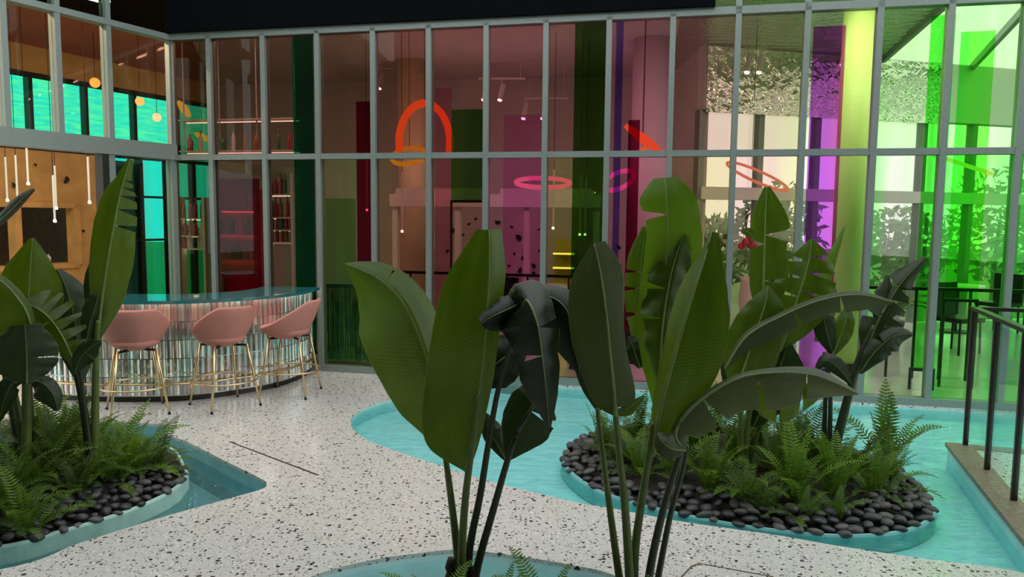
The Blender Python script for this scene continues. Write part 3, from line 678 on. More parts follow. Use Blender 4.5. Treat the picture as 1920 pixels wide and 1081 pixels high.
def shelf_unit(px0, px1, ys, dist, back, label, depth, glabel, n, backm, legs=True):
    a, b = behind(px0, 500, dist), behind(px1, 500, dist); zt = behind(px0, ys[0]-40, dist).z
    t = thing('bottle_shelf', ((a+b)/2).xy.to_3d(), label, 'shelf'); rnd = random.Random(px0)
    if back:
        bm = bmesh.new(); slab(bm, a, b, .1, zt, .03, depth/2+.02); child(obj('back_panel', bm, backm), t)
    bm = bmesh.new(); slab(bm, a-FD*.02, a+FD*.02, 0, zt, depth); child(obj('side_panel', bm, backm), t)
    bm = bmesh.new(); slab(bm, b-FD*.02, b+FD*.02, 0, zt, depth); child(obj('side_panel', bm, backm), t)
    for iy, y in enumerate(ys):
        z = behind((px0+px1)/2, y, dist).z
        bm = bmesh.new(); slab(bm, a+FD*.02, b-FD*.02, z-.012, z+.008, depth); child(obj('shelf_board', bm, GLS), t)
        bm = bmesh.new(); slab(bm, a+FD*.03, b-FD*.03, z-.020, z-.012, .02, depth/2-.03); child(obj('light_strip', bm, glow('added_shelf_strip', (1, .80, .78), 9.0)), t)  # light strips added under the shelves to brighten the back bar
        for k in range(n):
            p = a.lerp(b, (k+.7)/(n+.4)) + FN*rnd.uniform(-.05, .05); p.z = z+.008
            bottle(p, rnd, ORD[k]+' from left on '+ORD[iy]+' shelf, '+glabel, 'bottles on the '+glabel)
GLS = plain('pale_shelf', (.6, .62, .58), .25)
shelf_unit(408, 490, (395, 440, 487), 2.0, True, 'crimson back bar cabinet behind the counter', .26, 'crimson cabinet', 9, CRIM)
shelf_unit(505, 556, (365, 408, 431, 454), 2.2, False, 'open bottle shelf right of the crimson cabinet', .22, 'open unit right of crimson cabinet', 5, GLS)
shelf_unit(340, 392, (410, 442, 466), 2.3, False, 'open bottle shelf in the corner bay left of the crimson cabinet', .22, 'open unit in the corner bay', 4, GLS)

# high glass rack hung from the ceiling over the back bar
a, b = behind(345, 285, 1.7), behind(556, 285, 1.7); zsh = a.z; b.z = zsh
t = thing('hanging_rack', Vector(((a.x+b.x)/2, (a.y+b.y)/2, zsh)), 'long hanging bottle rack across the first three bays', 'rack'); rnd = random.Random(77)
for dz in (0, .42):
    bm = bmesh.new(); slab(bm, a, b, zsh+dz-.01, zsh+dz+.008, .22); child(obj('shelf_board', bm, GLS), t)
    bm = bmesh.new(); slab(bm, a, b, zsh+dz-.018, zsh+dz-.01, .02, .08); child(obj('light_strip', bm, glow('added_shelf_strip', (1, .80, .78), 5.0)), t)  # added light strip under the board, as on the shelves
for f in (.01, .33, .66, .99):
    q = a.lerp(b, f); bm = bmesh.new(); tube(bm, [Vector((q.x, q.y, zsh)), Vector((q.x, q.y, CZ))], .009, 6); child(obj('rod', bm, GLS), t)
for k in range(10):
    p = a.lerp(b, (k+.6)/10.2); bottle(Vector((p.x, p.y, zsh+.008)), rnd, ORD[k]+' from left on the long hanging rack', 'bottles on the hanging rack')
p, q = behind(404, 312, 1.2), behind(556, 350, 2.6); zb_ = p.z
bm = bmesh.new(); slab(bm, p, q, zb_-.07, zb_+.07, .08); setting(obj('trim_4', bm, plain('pale_green_paint', (.35, .5, .3), .5)), 'pale green beam over the back bar')

# dining chairs and tables seen through the right bays
def side_chair(p, rz, label):
    t = thing('dining_chair', p, label, 'chair', 'dark dining chairs inside', rz)
    bm = bmesh.new(); box(bm, (-.23, -.23, .42), (.23, .23, .48)); obj('seat', bm, BLACK, t)
    bm = bmesh.new(); box(bm, (-.23, .19, .48), (.23, .24, .92)); obj('backrest', bm, BLACK, t)
    for x in (-.2, .2):
        for y in (-.2, .2):
            bm = bmesh.new(); tube(bm, [Vector((x, y, 0)), Vector((x*.95, y*.95, .42))], .016, 6); obj('leg', bm, BLACK, t)
def cafe_table(p, label, r=.38):
    t = thing('cafe_table', p, label, 'table', 'cafe tables inside')
    bm = bmesh.new(); lathe(bm, [(r, .72), (r, .75)], 28); obj('table_top', bm, WHITE, t)
    bm = bmesh.new(); lathe(bm, [(.03, .02), (.03, .72)], 10); obj('pedestal', bm, BLACK, t)
    bm = bmesh.new(); lathe(bm, [(.22, 0), (.22, .02)], 20); obj('foot', bm, BLACK, t)
def fl_at(px, py): p = onZ(px, py); return Vector((p.x, p.y, 0))
side_chair(fl_at(1790, 660), .4, 'dark dining chair left of the cafe table in the rightmost bays')
side_chair(fl_at(1868, 622), -1.2, 'dark dining chair right of the cafe table in the rightmost bays')
cafe_table(fl_at(1790, 622), 'white cafe table in the rightmost bays')
side_chair(fl_at(958, 640), 2.6, 'rounded dark chair behind the middle bays')
side_chair(fl_at(1100, 630), 3.4, 'dark chair behind the bottle green panel')
cafe_table(fl_at(1025, 630), 'cafe table between the two chairs behind the middle bays')
# pedestal with flowers behind the tan bay
p = fl_at(1403, 640); t = thing('flower_vase', p, 'tall vase of red flowers behind the tan bay', 'vase')
bm = bmesh.new(); lathe(bm, [(.10, 0), (.12, .3), (.16, .62), (.13, .85), (.15, .92)], 18); obj('vase', bm, PLAST, t, True)
rnd = random.Random(3); REDB = plain('red_blossom', (.5, .04, .06), .6, var=.4, scale=8)
for k in range(16):
    bmS, bmF = bmesh.new(), bmesh.new()
    a = rnd.uniform(0, 6.28); e = Vector((math.cos(a)*rnd.uniform(.05, .32), math.sin(a)*rnd.uniform(.05, .32), rnd.uniform(1.15, 1.5)))
    tube(bmS, [Vector((0, 0, .9)), e*.6+Vector((0, 0, .4)), e], .006, 4)
    bmesh.ops.create_icosphere(bmF, subdivisions=1, radius=rnd.uniform(.03, .06), matrix=Matrix.Translation(e))
    st_ = obj('stem', bmS, HEDGE, t); obj('blossom', bmF, REDB, st_)
p = fl_at(1662, 655); t = thing('potted_plant', p, 'leafy potted plant with arching leaves behind the green bays', 'plant')
bm = bmesh.new(); lathe(bm, [(.15, 0), (.2, .35), (.21, .4)], 18); obj('pot', bm, BROWNM, t, True)
for k in range(12):
    a = k*2.4; bm = bmesh.new(); L = rnd.uniform(.6, .95); o_ = Vector((math.cos(a), math.sin(a), 0)); sd = Vector((-math.sin(a), math.cos(a), 0)); prev = None
    for j in range(9):
        f = j/8; c = o_*(L*.75*f) + Vector((0, 0, .38+L*(1.1*f-.75*f*f))); wd = .07*math.sin(math.pi*min(f*1.0+.04, 1))
        v = (bm.verts.new(c-sd*wd), bm.verts.new(c-Vector((0, 0, .02))), bm.verts.new(c+sd*wd))
        if prev:
            bm.faces.new((prev[0], prev[1], v[1], v[0])); bm.faces.new((prev[1], prev[2], v[2], v[1]))
        prev = v
    obj('leaf', bm, HEDGE, t, True)

# ------------------------------------------------------------------ bar with glass tiles
front = [Vector((-4.62, 7.35, 0)), Vector((-4.36, 6.86, 0)), Vector((-3.85, 6.70, 0)), Vector((-3.07, 6.74, 0)), Vector((-2.62, 7.02, 0)), Vector((-2.34, 7.36, 0)), Vector((-2.22, 7.75, 0)), Vector((-2.20, 8.12, 0))]
CH = .94
bp = curve_pts(front, 61)
def offs(P, d):
    out = []
    for i, p in enumerate(P):
        t = (P[min(i+1, len(P)-1)]-P[max(i-1, 0)]).normalized(); out.append(p + Vector((t.y, -t.x, 0))*d)
    return out
bar = thing('bar_counter', (-3.3, 7.3, 0), 'curved bar clad in mirrored glass tiles under a teal glass top', 'bar')
def ribbon(P0, P1_, z0, z1, name, mat, smooth=False):
    bm = bmesh.new(); A = [(bm.verts.new((p.x, p.y, z0)), bm.verts.new((p.x, p.y, z1)), bm.verts.new((q.x, q.y, z1)), bm.verts.new((q.x, q.y, z0))) for p, q in zip(P0, P1_)]
    for a, b in zip(A, A[1:]):
        for k in range(4): bm.faces.new((a[k], b[k], b[(k+1) % 4], a[(k+1) % 4]))
    bm.faces.new(A[0]); bm.faces.new(A[-1][::-1]); bmesh.ops.recalc_face_normals(bm, faces=bm.faces)
    return child(obj(name, bm, mat), bar)
BARB = plain('silvered_backing', (.55, .56, .52), .2, .9)
GTOP = plain('teal_glass_top', (.02, .16, .17), .04, spec=1.0)
ribbon(bp, offs(bp, -.35), .05, CH-.05, 'bar_body', BARB)
ribbon(offs(bp, -.01), offs(bp, -.30), 0, .05, 'plinth', BROWNM)
ct = offs(bp, .10)
ribbon(ct, offs(bp, -.52), CH-.03, CH, 'counter_top', GTOP)
TILE = []
def tilemat(nm, col, rough):
    k = NT(nm); g = k.n('NewGeometry')
    mp = k.n('Mapping', {'Vector': g.outputs['Position'], 'Scale': (60.0, 60.0, 3.0)})
    nz = k.n('TexNoise', {'Vector': mp.outputs[0], 'Scale': 1.0, 'Detail': 2.0})
    b = k.n('Bump', {'Strength': .6, 'Distance': .006, 'Height': nz.outputs[0]}).outputs[0]
    return k.end(k.n('BsdfPrincipled', {'Base Color': (*col, 1), 'Metallic': .85, 'Roughness': rough, 'Normal': b}).outputs[0])
TILE = [tilemat('silver_glass_tile', (.82, .86, .80), .10), tilemat('smoky_glass_tile', (.45, .47, .45), .12), tilemat('greenish_glass_tile', (.62, .75, .68), .10), tilemat('rosy_glass_tile', (.72, .62, .58), .10)]
dl = [0.0]
for a, b in zip(bp, bp[1:]): dl.append(dl[-1]+(b-a).length)
def bar_at(s_):
    for i in range(len(bp)-1):
        if dl[i+1] >= s_: 
            f = (s_-dl[i])/(dl[i+1]-dl[i]); t = (bp[i+1]-bp[i]).normalized(); return bp[i].lerp(bp[i+1], f), t
    return bp[-1], (bp[-1]-bp[-2]).normalized()
TW, rows = .056, 5
RH = (CH-.03-.06)/rows
tm = []
for m in TILE:
    for dep in (.016, .024):
        bm = bmesh.new(); hw = TW/2-.002
        prof = [(-hw, 0), (-hw, -dep*.5), (-hw*.45, -dep), (hw*.45, -dep), (hw, -dep*.5), (hw, 0)]
        lo = [bm.verts.new((x, y, .004)) for x, y in prof]; hi = [bm.verts.new((x, y, RH-.004)) for x, y in prof]
        for i in range(6): bm.faces.new((lo[i], lo[(i+1) % 6], hi[(i+1) % 6], hi[i]))
        bm.faces.new(lo[::-1]); bm.faces.new(hi); bmesh.ops.recalc_face_normals(bm, faces=bm.faces)
        tm.append(mesh_of(bm, m, False, 'glass_tile'))
rnd = random.Random(8); nt_ = int(dl[-1]/TW)
BINV = bar.matrix_basis.inverted()
for r_ in range(rows):
    for k in range(nt_):
        p, t = bar_at((k+.5)*TW+.01); ang = math.atan2(t.y, t.x)
        o = link('glass_tile', rnd.choice(tm), bar); o.matrix_parent_inverse = BINV
        o.location = (p.x, p.y, .06+r_*RH); o.rotation_euler = (0, 0, ang + rnd.uniform(-.05, .05))
ribbon(offs(bp, .052), offs(bp, .032), CH-.0335, CH-.0302, 'light_strip', glow('bar_strip', (1, .93, .84), 11.0))
bm = bmesh.new(); tube(bm, offs(bp, .045), .010, 8); o = child(obj('foot_rail', bm, GOLD, None, True), bar); o.location.z = .17
for s_ in (.5, 1.4, 2.1, 2.9):
    p, t = bar_at(s_); n = Vector((t.y, -t.x, 0)); bm = bmesh.new(); tube(bm, [p+Vector((0, 0, .17)), p+n*.06+Vector((0, 0, .17))], .008, 6); child(obj('rail_bracket', bm, GOLD), bar)
# the bar goes on behind the glass as a straight, green tiled length
GT = tilemat('emerald_glass_tile', (.30, .92, .42), .12); GT2 = tilemat('deep_green_glass_tile', (.10, .60, .24), .12)
ib0, ib1 = behind(603, 600, .35), behind(694, 600, .35); idv = Vector((ib1.x-ib0.x, ib1.y-ib0.y, 0)); iL = idv.length; idv.normalize()
ib = thing('bar_counter', ((ib0+ib1)/2).xy.to_3d(), 'short straight bar clad in green glass tiles behind the facade', 'bar')
bm = bmesh.new(); slab(bm, ib0, ib1, .03, CH-.03, .3, .17); child(obj('bar_body', bm, BARB), ib)
bm = bmesh.new(); slab(bm, ib0-idv*.03, ib1+idv*.03, CH-.03, CH, .42, .17); child(obj('counter_top', bm, GTOP), ib)
gm = []
for m in (GT, GT2):
    me = tm[0].copy(); me.materials.clear(); me.materials.append(m); gm.append(me)
rnd = random.Random(21); nn = int(iL/TW); inv = ib.matrix_basis.inverted()
for r_ in range(rows):
    for k in range(nn):
        o = link('glass_tile', rnd.choice(gm), ib); o.matrix_parent_inverse = inv; q = ib0+idv*((k+.5)*iL/nn)
        o.location = (q.x, q.y, .05+r_*RH); o.rotation_euler = (0, 0, math.atan2(idv.y, idv.x)+rnd.uniform(-.05, .05))
# ------------------------------------------------------------------ stools
def stool(p, rz, label):
    t = thing('bar_stool', p, label, 'stool', 'pink bar stools', rz)         # faces +Y locally (back at -Y)
    zb, zr0, zr1, R = .54, .64, .90, .255
    bm = bmesh.new(); n, m = 40, 12; rings = []
    def pt(u, ph, shrink=0.0):
        cx, sy = math.cos(ph), math.sin(ph)            # sy = -1 at the back
        back = (1-sy)/2
        ex = R*1.0*(1+.05*abs(cx)); ey = R*(1.10 if sy > 0 else .98)
        rimz = zr0 + (zr1-zr0)*min(1, (back*1.10)**1.6) - zb
        pw = 2.6
        rr_ = u**.82; z = zb + rimz*u**pw + shrink*(1-.2*u)
        k = 1-shrink*1.6*u
        lean = -.05*max(0, -sy)*u**2
        return Vector((cx*ex*rr_*k, sy*ey*rr_*k*(1 - .10*u**3*max(0, -sy)*0) + lean, z))
    for j in range(1, m+1): rings.append([bm.verts.new(pt(j/m, 2*math.pi*i/n)) for i in range(n)])
    inner = []
    for j in range(m, 0, -1): inner.append([bm.verts.new(pt(j/m, 2*math.pi*i/n, .028)) for i in range(n)])
    c0 = bm.verts.new((0, 0, zb)); c1 = bm.verts.new((0, 0, zb+.028))
    al = rings+inner
    for a, b in zip(al, al[1:]):
        for i in range(n): bm.faces.new((a[i], a[(i+1) % n], b[(i+1) % n], b[i]))
    for i in range(n): bm.faces.new((c0, rings[0][(i+1) % n], rings[0][i])); bm.faces.new((c1, inner[-1][i], inner[-1][(i+1) % n]))
    bmesh.ops.recalc_face_normals(bm, faces=bm.faces)
    obj('seat_shell', bm, PINK, t, True)
    bm = bmesh.new(); lathe(bm, [(.17, .585), (.19, .60), (.185, .635), (.16, .648)], 28); obj('seat_pad', bm, PINK, t, True)
    bm = bmesh.new()
    for s_ in (-1, 1): tube(bm, [Vector((s_*.15, -.15, .555)), Vector((-s_*.15, .15, .555))], .011, 6)
    obj('under_frame', bm, BLACK, t)
    for sx in (-1, 1):
        for sy in (-1, 1):
            bm = bmesh.new(); tube(bm, [Vector((sx*.225, sy*.225, 0)), Vector((sx*.145, sy*.145, .565))], [.0095, .0125], 10); lg = obj('leg', bm, GOLD, t, True)
            bm = bmesh.new(); tube(bm, [Vector((sx*.226, sy*.226, 0)), Vector((sx*.224, sy*.224, .015))], .012, 8); obj('foot_cap', bm, BLACK, lg)
    bm = bmesh.new(); torus(bm, Vector((0, 0, .24)), Vector((1, 0, 0)), Vector((0, 1, 0)), .285, .285, .008, n=40, seg=6); obj('foot_ring', bm, GOLD, t, True)
stool(Vector((-3.24, 6.36, 0)), .55, 'pink bar stool with brass legs nearest the left banana plants')
stool(Vector((-2.58, 6.62, 0)), .80, 'pink bar stool with brass legs, middle one of three')
stool(Vector((-2.13, 7.10, 0)), 1.5, 'pink bar stool with brass legs seen side-on near the facade')

# ------------------------------------------------------------------ planting islands, pebbles
def inset(L, d):
    n = len(L); out = []
    for i in range(n):
        t = (L[(i+1) % n]-L[(i-1) % n]).normalized(); out.append(L[i] + Vector((-t.y, t.x, 0))*d)
    return out
def ccw(L):
    a = sum(L[i].x*L[(i+1) % len(L)].y - L[(i+1) % len(L)].x*L[i].y for i in range(len(L)))
    return L if a > 0 else L[::-1]
def inside(L, x, y):
    c = False; n = len(L)
    for i in range(n):
        a, b = L[i], L[i-1]
        if (a.y > y) != (b.y > y) and x < (b.x-a.x)*(y-a.y)/(b.y-a.y)+a.x: c = not c
    return c
def edge_dist(L, x, y):
    p = Vector((x, y, 0)); best = 9
    for i in range(len(L)):
        a, b = L[i-1], L[i]; ab = b-a; k = max(0, min(1, (p-a).dot(ab)/ab.length_squared)); best = min(best, (a+ab*k-p).length)
    return best
peb_me = []
for j in range(9):
    bm = bmesh.new(); bmesh.ops.create_icosphere(bm, subdivisions=2, radius=1.0); rn = random.Random(40+j); ph = Vector((rn.random()*9, rn.random()*9, rn.random()*9))
    ex, ey, ez = rn.uniform(.9, 1.15), rn.uniform(.62, .8), rn.uniform(.42, .55)
    for v in bm.verts:
        k = 1 + .14*noise.noise(v.co*1.1+ph); v.co = Vector((v.co.x*ex*k, v.co.y*ey*k, v.co.z*ez*k))
    peb_me.append(mesh_of(bm, PEB[j % 3], True, 'pebble'))
def island(L, zrim, zbot, name_label, band, n_try, seed, rimmat, size, vis):
    L = ccw(L); cx = sum(p.x for p in L)/len(L); cy = sum(p.y for p in L)/len(L)
    t = thing('planting_island', (cx, cy, zbot), name_label, 'planter')
    inn_ = inset(L, .022); bm = bmesh.new(); n = len(L)
    R = [[bm.verts.new((p.x, p.y, z)) for p in Q] for Q, z in ((L, zbot), (L, zrim-.012), (inset(L, .006), zrim), (inn_, zrim), (inn_, zrim-.06))]
    for a, b in zip(R, R[1:]):
        for i in range(n): bm.faces.new((a[i], a[(i+1) % n], b[(i+1) % n], b[i]))
    bmesh.ops.recalc_face_normals(bm, faces=bm.faces); child(obj('rim', bm, rimmat), t)
    bm = bmesh.new(); rings = []; dd = (0, .08, .2, .4, .6, .8, .93)
    for f in dd:
        rings.append([bm.verts.new((p.x+(cx-p.x)*f, p.y+(cy-p.y)*f, zrim-.035+.10*min(f*2.2, 1) + .012*noise.noise(Vector((p.x*4, p.y*4, f*9))))) for p in inn_])
    for a, b in zip(rings, rings[1:]):
        for i in range(n): bm.faces.new((a[i], a[(i+1) % n], b[(i+1) % n], b[i]))
    bm.faces.new(rings[-1]); child(obj('soil', bm, SOIL), t)
    rnd = random.Random(seed); pts = []; xs = [p.x for p in L]; ys = [p.y for p in L]
    for k in range(n_try):
        x, y = rnd.uniform(min(xs), max(xs)), rnd.uniform(min(ys), max(ys))
        if not inside(L, x, y): continue
        e = edge_dist(L, x, y)
        if e < .014 or e > band*(.75+.5*noise.noise(Vector((x*3, y*3, 0)))): continue
        if any((x-q[0])**2+(y-q[1])**2 < (size*1.32)**2 for q in pts): continue
        pts.append((x, y, e))
    pts.sort(key=lambda q: q[1])                       # nearest the viewer first
    inv = t.matrix_basis.inverted(); keep = pts[:290]
    for x, y, e in keep:
        o = link('pebble', rnd.choice(peb_me), t); o.matrix_parent_inverse = inv
        s_ = size*rnd.uniform(.75, 1.2); o.scale = (s_, s_, s_)
        o.location = (x, y, zrim-.012+.06*min(e/.25, 1)+rnd.uniform(0, .012)); o.rotation_euler = (rnd.uniform(-.3, .3), rnd.uniform(-.3, .3), rnd.uniform(0, 6.28))
    print('pebbles', len(pts))
    def h(x, y): return zrim-.035+.10*min(edge_dist(L, x, y)*1.2, 1)
    return t, L, h
isl_r = closed_pts([onZ(*q) for q in ((1053,848),(1068,880),(1120,915),(1190,938),(1290,962),(1400,982),(1530,997),(1620,999),(1700,990),(1748,968),(1755,945),(1725,905),(1672,868),(1600,838),(1500,815),(1390,800),(1270,793),(1150,797),(1085,817))], 110)
IR, LR, hR = island(isl_r, -.012, -.12, 'right planting island ringed with dark pebbles in the large pool', .34, 9000, 3, TURQR, .045, None)
isl_l = closed_pts([onZ(*q) for q in ((350,876),(348,895),(325,918),(270,945),(200,970),(110,996),(0,1024))] + [Vector((-3.1, 3.55, 0)), Vector((-4.0, 3.6, 0)), Vector((-4.5, 4.3, 0)), Vector((-4.2, 5.1, 0)), Vector((-3.4, 5.5, 0)), Vector((-2.6, 5.45, 0))], 90)
IL_, LL, hL = island(isl_l, .0, -.34, 'left planting island with pale turquoise rim and dark pebbles', .46, 9000, 4, TURQD, .038, None)
isl_f = closed_pts([Vector((x, y, 0)) for x, y in ((-.75, 3.0), (-.45, 3.28), (0, 3.36), (.42, 3.28), (.62, 3.0), (.35, 2.7), (-.4, 2.7))], 50)
IF_, LF, hF = island(isl_f, .0, -.15, 'planting island at the front edge under the two nearest banana plants', .16, 1500, 5, TURQD, .036, None)

# ------------------------------------------------------------------ banana plants
def lerp_list(W, t): return catmull(W, t)
def leaf(par, Y, m, wl, wr, fl=.25, fr=.25, mat='mid', tears=(), curl=.0, ruff=.03, rib=.007, seed=0, name='leaf'):
    """blade about a midrib: m = (x, y, dY) from base to tip in photograph pixels at depth Y+dY, wl / wr = half widths
    in the same pixels, fl / fr = how far each half folds away from the viewer"""
    P = [atY(x, y, Y+d) for x, y, d in m]; N = 44; NU = 6
    rn = Vector((seed*1.7, seed*.9, seed*2.3))
    def mid(t): return catmull(P, t)
    def frame(t):
        T = (mid(min(t+.02, 1))-mid(max(t-.02, 0))).normalized(); p = mid(t); V = (p-CAM).normalized()
        L = T.cross(V).normalized(); return p, T, L, V
    bm = bmesh.new(); uvl = bm.loops.layers.uv.new('UVMap'); vuv = {}
    def vert(t, u, side):
        p, T, L, V = frame(t); W = (wl if side < 0 else wr); f = fl if side < 0 else fr
        wpx = max(catmull(W, t), .4); wm = wpx*p.y/FPX
        lat = wm*u*math.sqrt(max(1-min(f*f, .95)*.35, .1))
        dep = wm*(f*u + curl*u*u*1.2) + wm*ruff*3*u*u*noise.noise(Vector((t*9, u*1.5, side*3))+rn)
        al = wm*ruff*2.0*u*noise.noise(Vector((t*14, 5, side*7))+rn)
        q = p + (L if side < 0 else -L)*(lat + al*.6) + V*dep
        v = bm.verts.new(q); vuv[v] = (side*u, t); return v
    for side in (-1, 1):
        cuts = sorted([c for c in tears if c[0] == side], key=lambda c: c[1])
        bounds = [0.0] + [c[1] for c in cuts] + [1.0]; gaps = [0.0] + [c[2] for c in cuts] + [0.0]
        for k in range(len(bounds)-1):
            a, b = bounds[k], bounds[k+1]; rows = max(3, int(N*(b-a))+1); prev = None
            for i in range(rows+1):
                t = a+(b-a)*i/rows; row = []
                for j in range(NU+1):
                    u = j/NU; ga = gaps[k]*u*.5; gb = gaps[k+1]*u*.5
                    tt = (a+ga) + ((b-gb)-(a+ga))*i/rows
                    row.append(vert(min(max(tt, 0), 1), u, side))
                if prev:
                    for j in range(NU):
                        vs = (prev[j], prev[j+1], row[j+1], row[j])
                        try: f_ = bm.faces.new(vs if side > 0 else vs[::-1])
                        except ValueError: pass
                prev = row
    bmesh.ops.remove_doubles(bm, verts=bm.verts, dist=1e-5)
    for f_ in bm.faces:
        for lp in f_.loops: lp[uvl].uv = vuv.get(lp.vert, (0, 0))
    o = child(obj(name, bm, LEAFS[mat], None, True), par)
    bm = bmesh.new(); pts = []; rad = []
    for i in range(25):
        t = i/24; p, T, L, V = frame(t); pts.append(p - V*.001); rad.append(max(rib*(1-.85*t), .0012))
    tube(bm, pts, rad, 6); r_ = child(obj('midrib', bm, RIB if mat != 'dark' else STEM, None, True), par)
    r_.parent = o; r_.matrix_parent_inverse = Matrix.Identity(4); r_.matrix_basis = Matrix.Identity(4)
    return o
def petiole(par, Y, m, r0, r1, mat=STEM, n=18):
    P = [atY(x, y, Y+d) for x, y, d in m]; pts = curve_pts(P, n)
    bm = bmesh.new(); tube(bm, pts, [(r0+(r1-r0)*(i/(n-1))) for i in range(n)], 10)
    return child(obj('petiole', bm, mat, None, True), par)
def husk(par, Y, x, y0, y1, r):
    a, b = atY(x, y0, Y), atY(x, y1, Y); bm = bmesh.new(); n = 10
    tube(bm, [a.lerp(b, i/n)+Vector((.006*math.sin(i*2.1), 0, 0)) for i in range(n+1)], [r*(1.15-.55*i/n) for i in range(n+1)], 12); return child(obj('husk', bm, HUSK, None, True), par)
def plant(x, y, Y, z, label):
    p = atY(x, y, Y); return thing('banana_plant', (p.x, p.y, z), label, 'plant', 'banana plants')

# plant A: front, left of centre
A = plant(872, 1100, 3.25, .03, 'foreground banana plant left of centre with a broad upright leaf and drooping dark leaves')
YA = 3.25
petiole(A, YA, [(866,1128,0),(858,1040,0),(849,960,-.02),(840,890,-.02),(834,845,.03)], .021, .012)
petiole(A, YA, [(868,1128,-.03),(866,1040,-.05),(873,930,-.06),(886,830,-.06),(897,740,-.06)], .022, .012, STEM)
petiole(A, YA, [(876,1128,.02),(880,1030,.02),(900,930,.02),(916,830,.02),(933,735,.0),(960,640,-.05),(984,562,-.10)], .021, .008, STEMD)
petiole(A, YA, [(882,1128,0),(898,1050,0),(925,955,.0),(950,868,0),(968,815,0),(1000,760,.02)], .021, .010, STEMD)
husk(A, YA, 845, 1128, 1046, .03); husk(A, YA, 890, 1128, 1062, .026)
leaf(A, YA+.06, [(836,852,.02),(831,810,.04),(822,755,.04),(804,685,.02),(774,602,0),(744,552,-.05),(702,517,-.12),(646,494,-.2)], [3,40,84,104,114,100,64,2], [3,20,36,46,56,50,34,2], .55, .85, 'mid', ((1,.80,.01),), .05, .02, .008, 1)
leaf(A, YA-.06, [(874,884,0),(879,856,0),(886,815,0),(893,770,0),(902,710,-.01),(910,640,-.03),(915,560,-.02),(918,500,0),(917,430,.05)], [2,74,100,106,107,104,92,70,24], [2,12,18,22,26,28,32,34,26], .12, .75, 'mid', (), .03, .015, .010, 2)
# bent-over dark leaf: its two halves hang either side of the apex
leaf(A, YA-.05, [(975,600,0),(986,562,-.08),(1006,600,-.16),(1016,660,-.18),(1024,730,-.16),(1030,800,-.12)], [8,46,44,36,26,4], [6,64,74,62,44,3], .7, .5, 'deep', ((-1,.45,.06),(1,.62,.06)), .35, .10, .006, 3)
leaf(A, YA-.02, [(990,560,.0),(960,576,-.05),(925,592,-.09),(902,606,-.1)], [3,26,34,16], [3,26,24,10], .5, .3, 'deep', (), .35, .05, .005, 4)
leaf(A, YA+.0, [(1000,566,.02),(1030,556,.0),(1062,580,-.04),(1082,640,-.06),(1086,700,-.05)], [4,24,30,24,3], [4,44,66,52,4], .4, .3, 'deep', (), .3, .05, .005, 5)
leaf(A, YA+.03, [(990,640,.05),(958,660,.02),(920,690,0),(884,720,.02)], [4,40,48,8], [4,40,42,8], .3, .2, 'deep', (), .2, .05, .005, 6)
leaf(A, YA+.01, [(952,862,0),(972,810,0),(992,768,0),(1012,738,.02),(1032,712,.05)], [4,36,46,34,4], [4,52,58,36,4], .3, .25, 'dark', ((1,.5,.10),), .15, .05, .006, 7)
leaf(A, YA+.05, [(948,862,.02),(934,835,.02),(918,808,.04),(906,772,.06)], [3,14,16,3], [3,20,26,4], .2, .3, 'dark', (), .2, .04, .004, 8)
leaf(A, YA+.09, [(1004,556,.05),(1030,552,.03),(1058,562,.0),(1082,582,-.02)], [3,18,16,3], [3,14,14,3], -.4, .4, 'grey', (), .1, .05, .004, 9)

# plant B: front, right of centre
B = plant(1196, 1130, 3.15, .03, 'tallest foreground banana plant right of centre with a grey leaf drooping to the right')
YB = 3.15
petiole(B, YB, [(1172,1150,.03),(1158,1060,.03),(1143,950,.03),(1130,850,.04),(1120,765,.05)], .020, .010, STEM)
petiole(B, YB, [(1184,1150,-.03),(1178,1040,-.04),(1170,930,-.05),(1160,840,-.05),(1153,760,-.04)], .022, .012, STEM)
petiole(B, YB, [(1190,1150,0),(1190,1040,0),(1203,940,0),(1216,860,0),(1226,790,.02)], .021, .013, STEM)
petiole(B, YB, [(1208,1150,-.03),(1222,1050,-.03),(1245,950,-.03),(1266,880,-.04),(1280,838,-.05)], .020, .012, STEMD)
petiole(B, YB, [(1222,1150,.04),(1238,1060,.04),(1258,960,.04),(1280,880,.02),(1288,835,0)], .016, .010, STEMD)
leaf(B, YB-.05, [(1154,780,0),(1153,760,0),(1151,730,-.02),(1143,650,-.03),(1136,580,-.03),(1126,510,0),(1114,456,.04)], [2,36,50,70,74,56,5], [2,34,42,32,34,42,22], .3, .45, 'grey', ((1,.14,.05),), .05, .02, .010, 11)
leaf(B, YB-.02, [(1156,778,0),(1178,764,.0),(1208,742,.02)], [3,10,2], [3,14,2], .2, .2, 'mid', (), .1, .04, .003, 12)
leaf(B, YB+.10, [(1122,770,0),(1108,720,.0),(1092,660,.02),(1082,600,.05)], [4,20,22,4], [4,30,36,8], .3, .2, 'dark', (), .1, .04, .005, 13)
leaf(B, YB, [(1224,850,.0),(1238,770,-.02),(1258,690,-.04),(1284,600,-.04),(1306,530,-.02),(1322,482,.0),(1334,434,.04)], [4,20,26,34,30,14,4], [4,56,84,86,60,34,14], .9, .18, 'mid', (), .04, .03, .012, 14)
leaf(B, YB+.16, [(1228,760,.0),(1238,680,.0),(1246,590,.02),(1250,500,.0),(1250,420,-.02),(1249,372,-.02),(1247,333,.02)], [4,36,52,44,38,50,22], [4,40,56,62,64,54,22], .25, .25, 'light', ((-1,.72,.06),), .05, .04, .009, 15)
leaf(B, YB+.26, [(1212,700,.0),(1206,620,.0),(1200,540,.02),(1204,480,.02),(1212,425,.04)], [4,26,30,26,8], [4,30,36,34,10], .3, .2, 'mid', ((-1,.35,.03),(-1,.5,.03),(-1,.62,.03)), .15, .12, .006, 16)
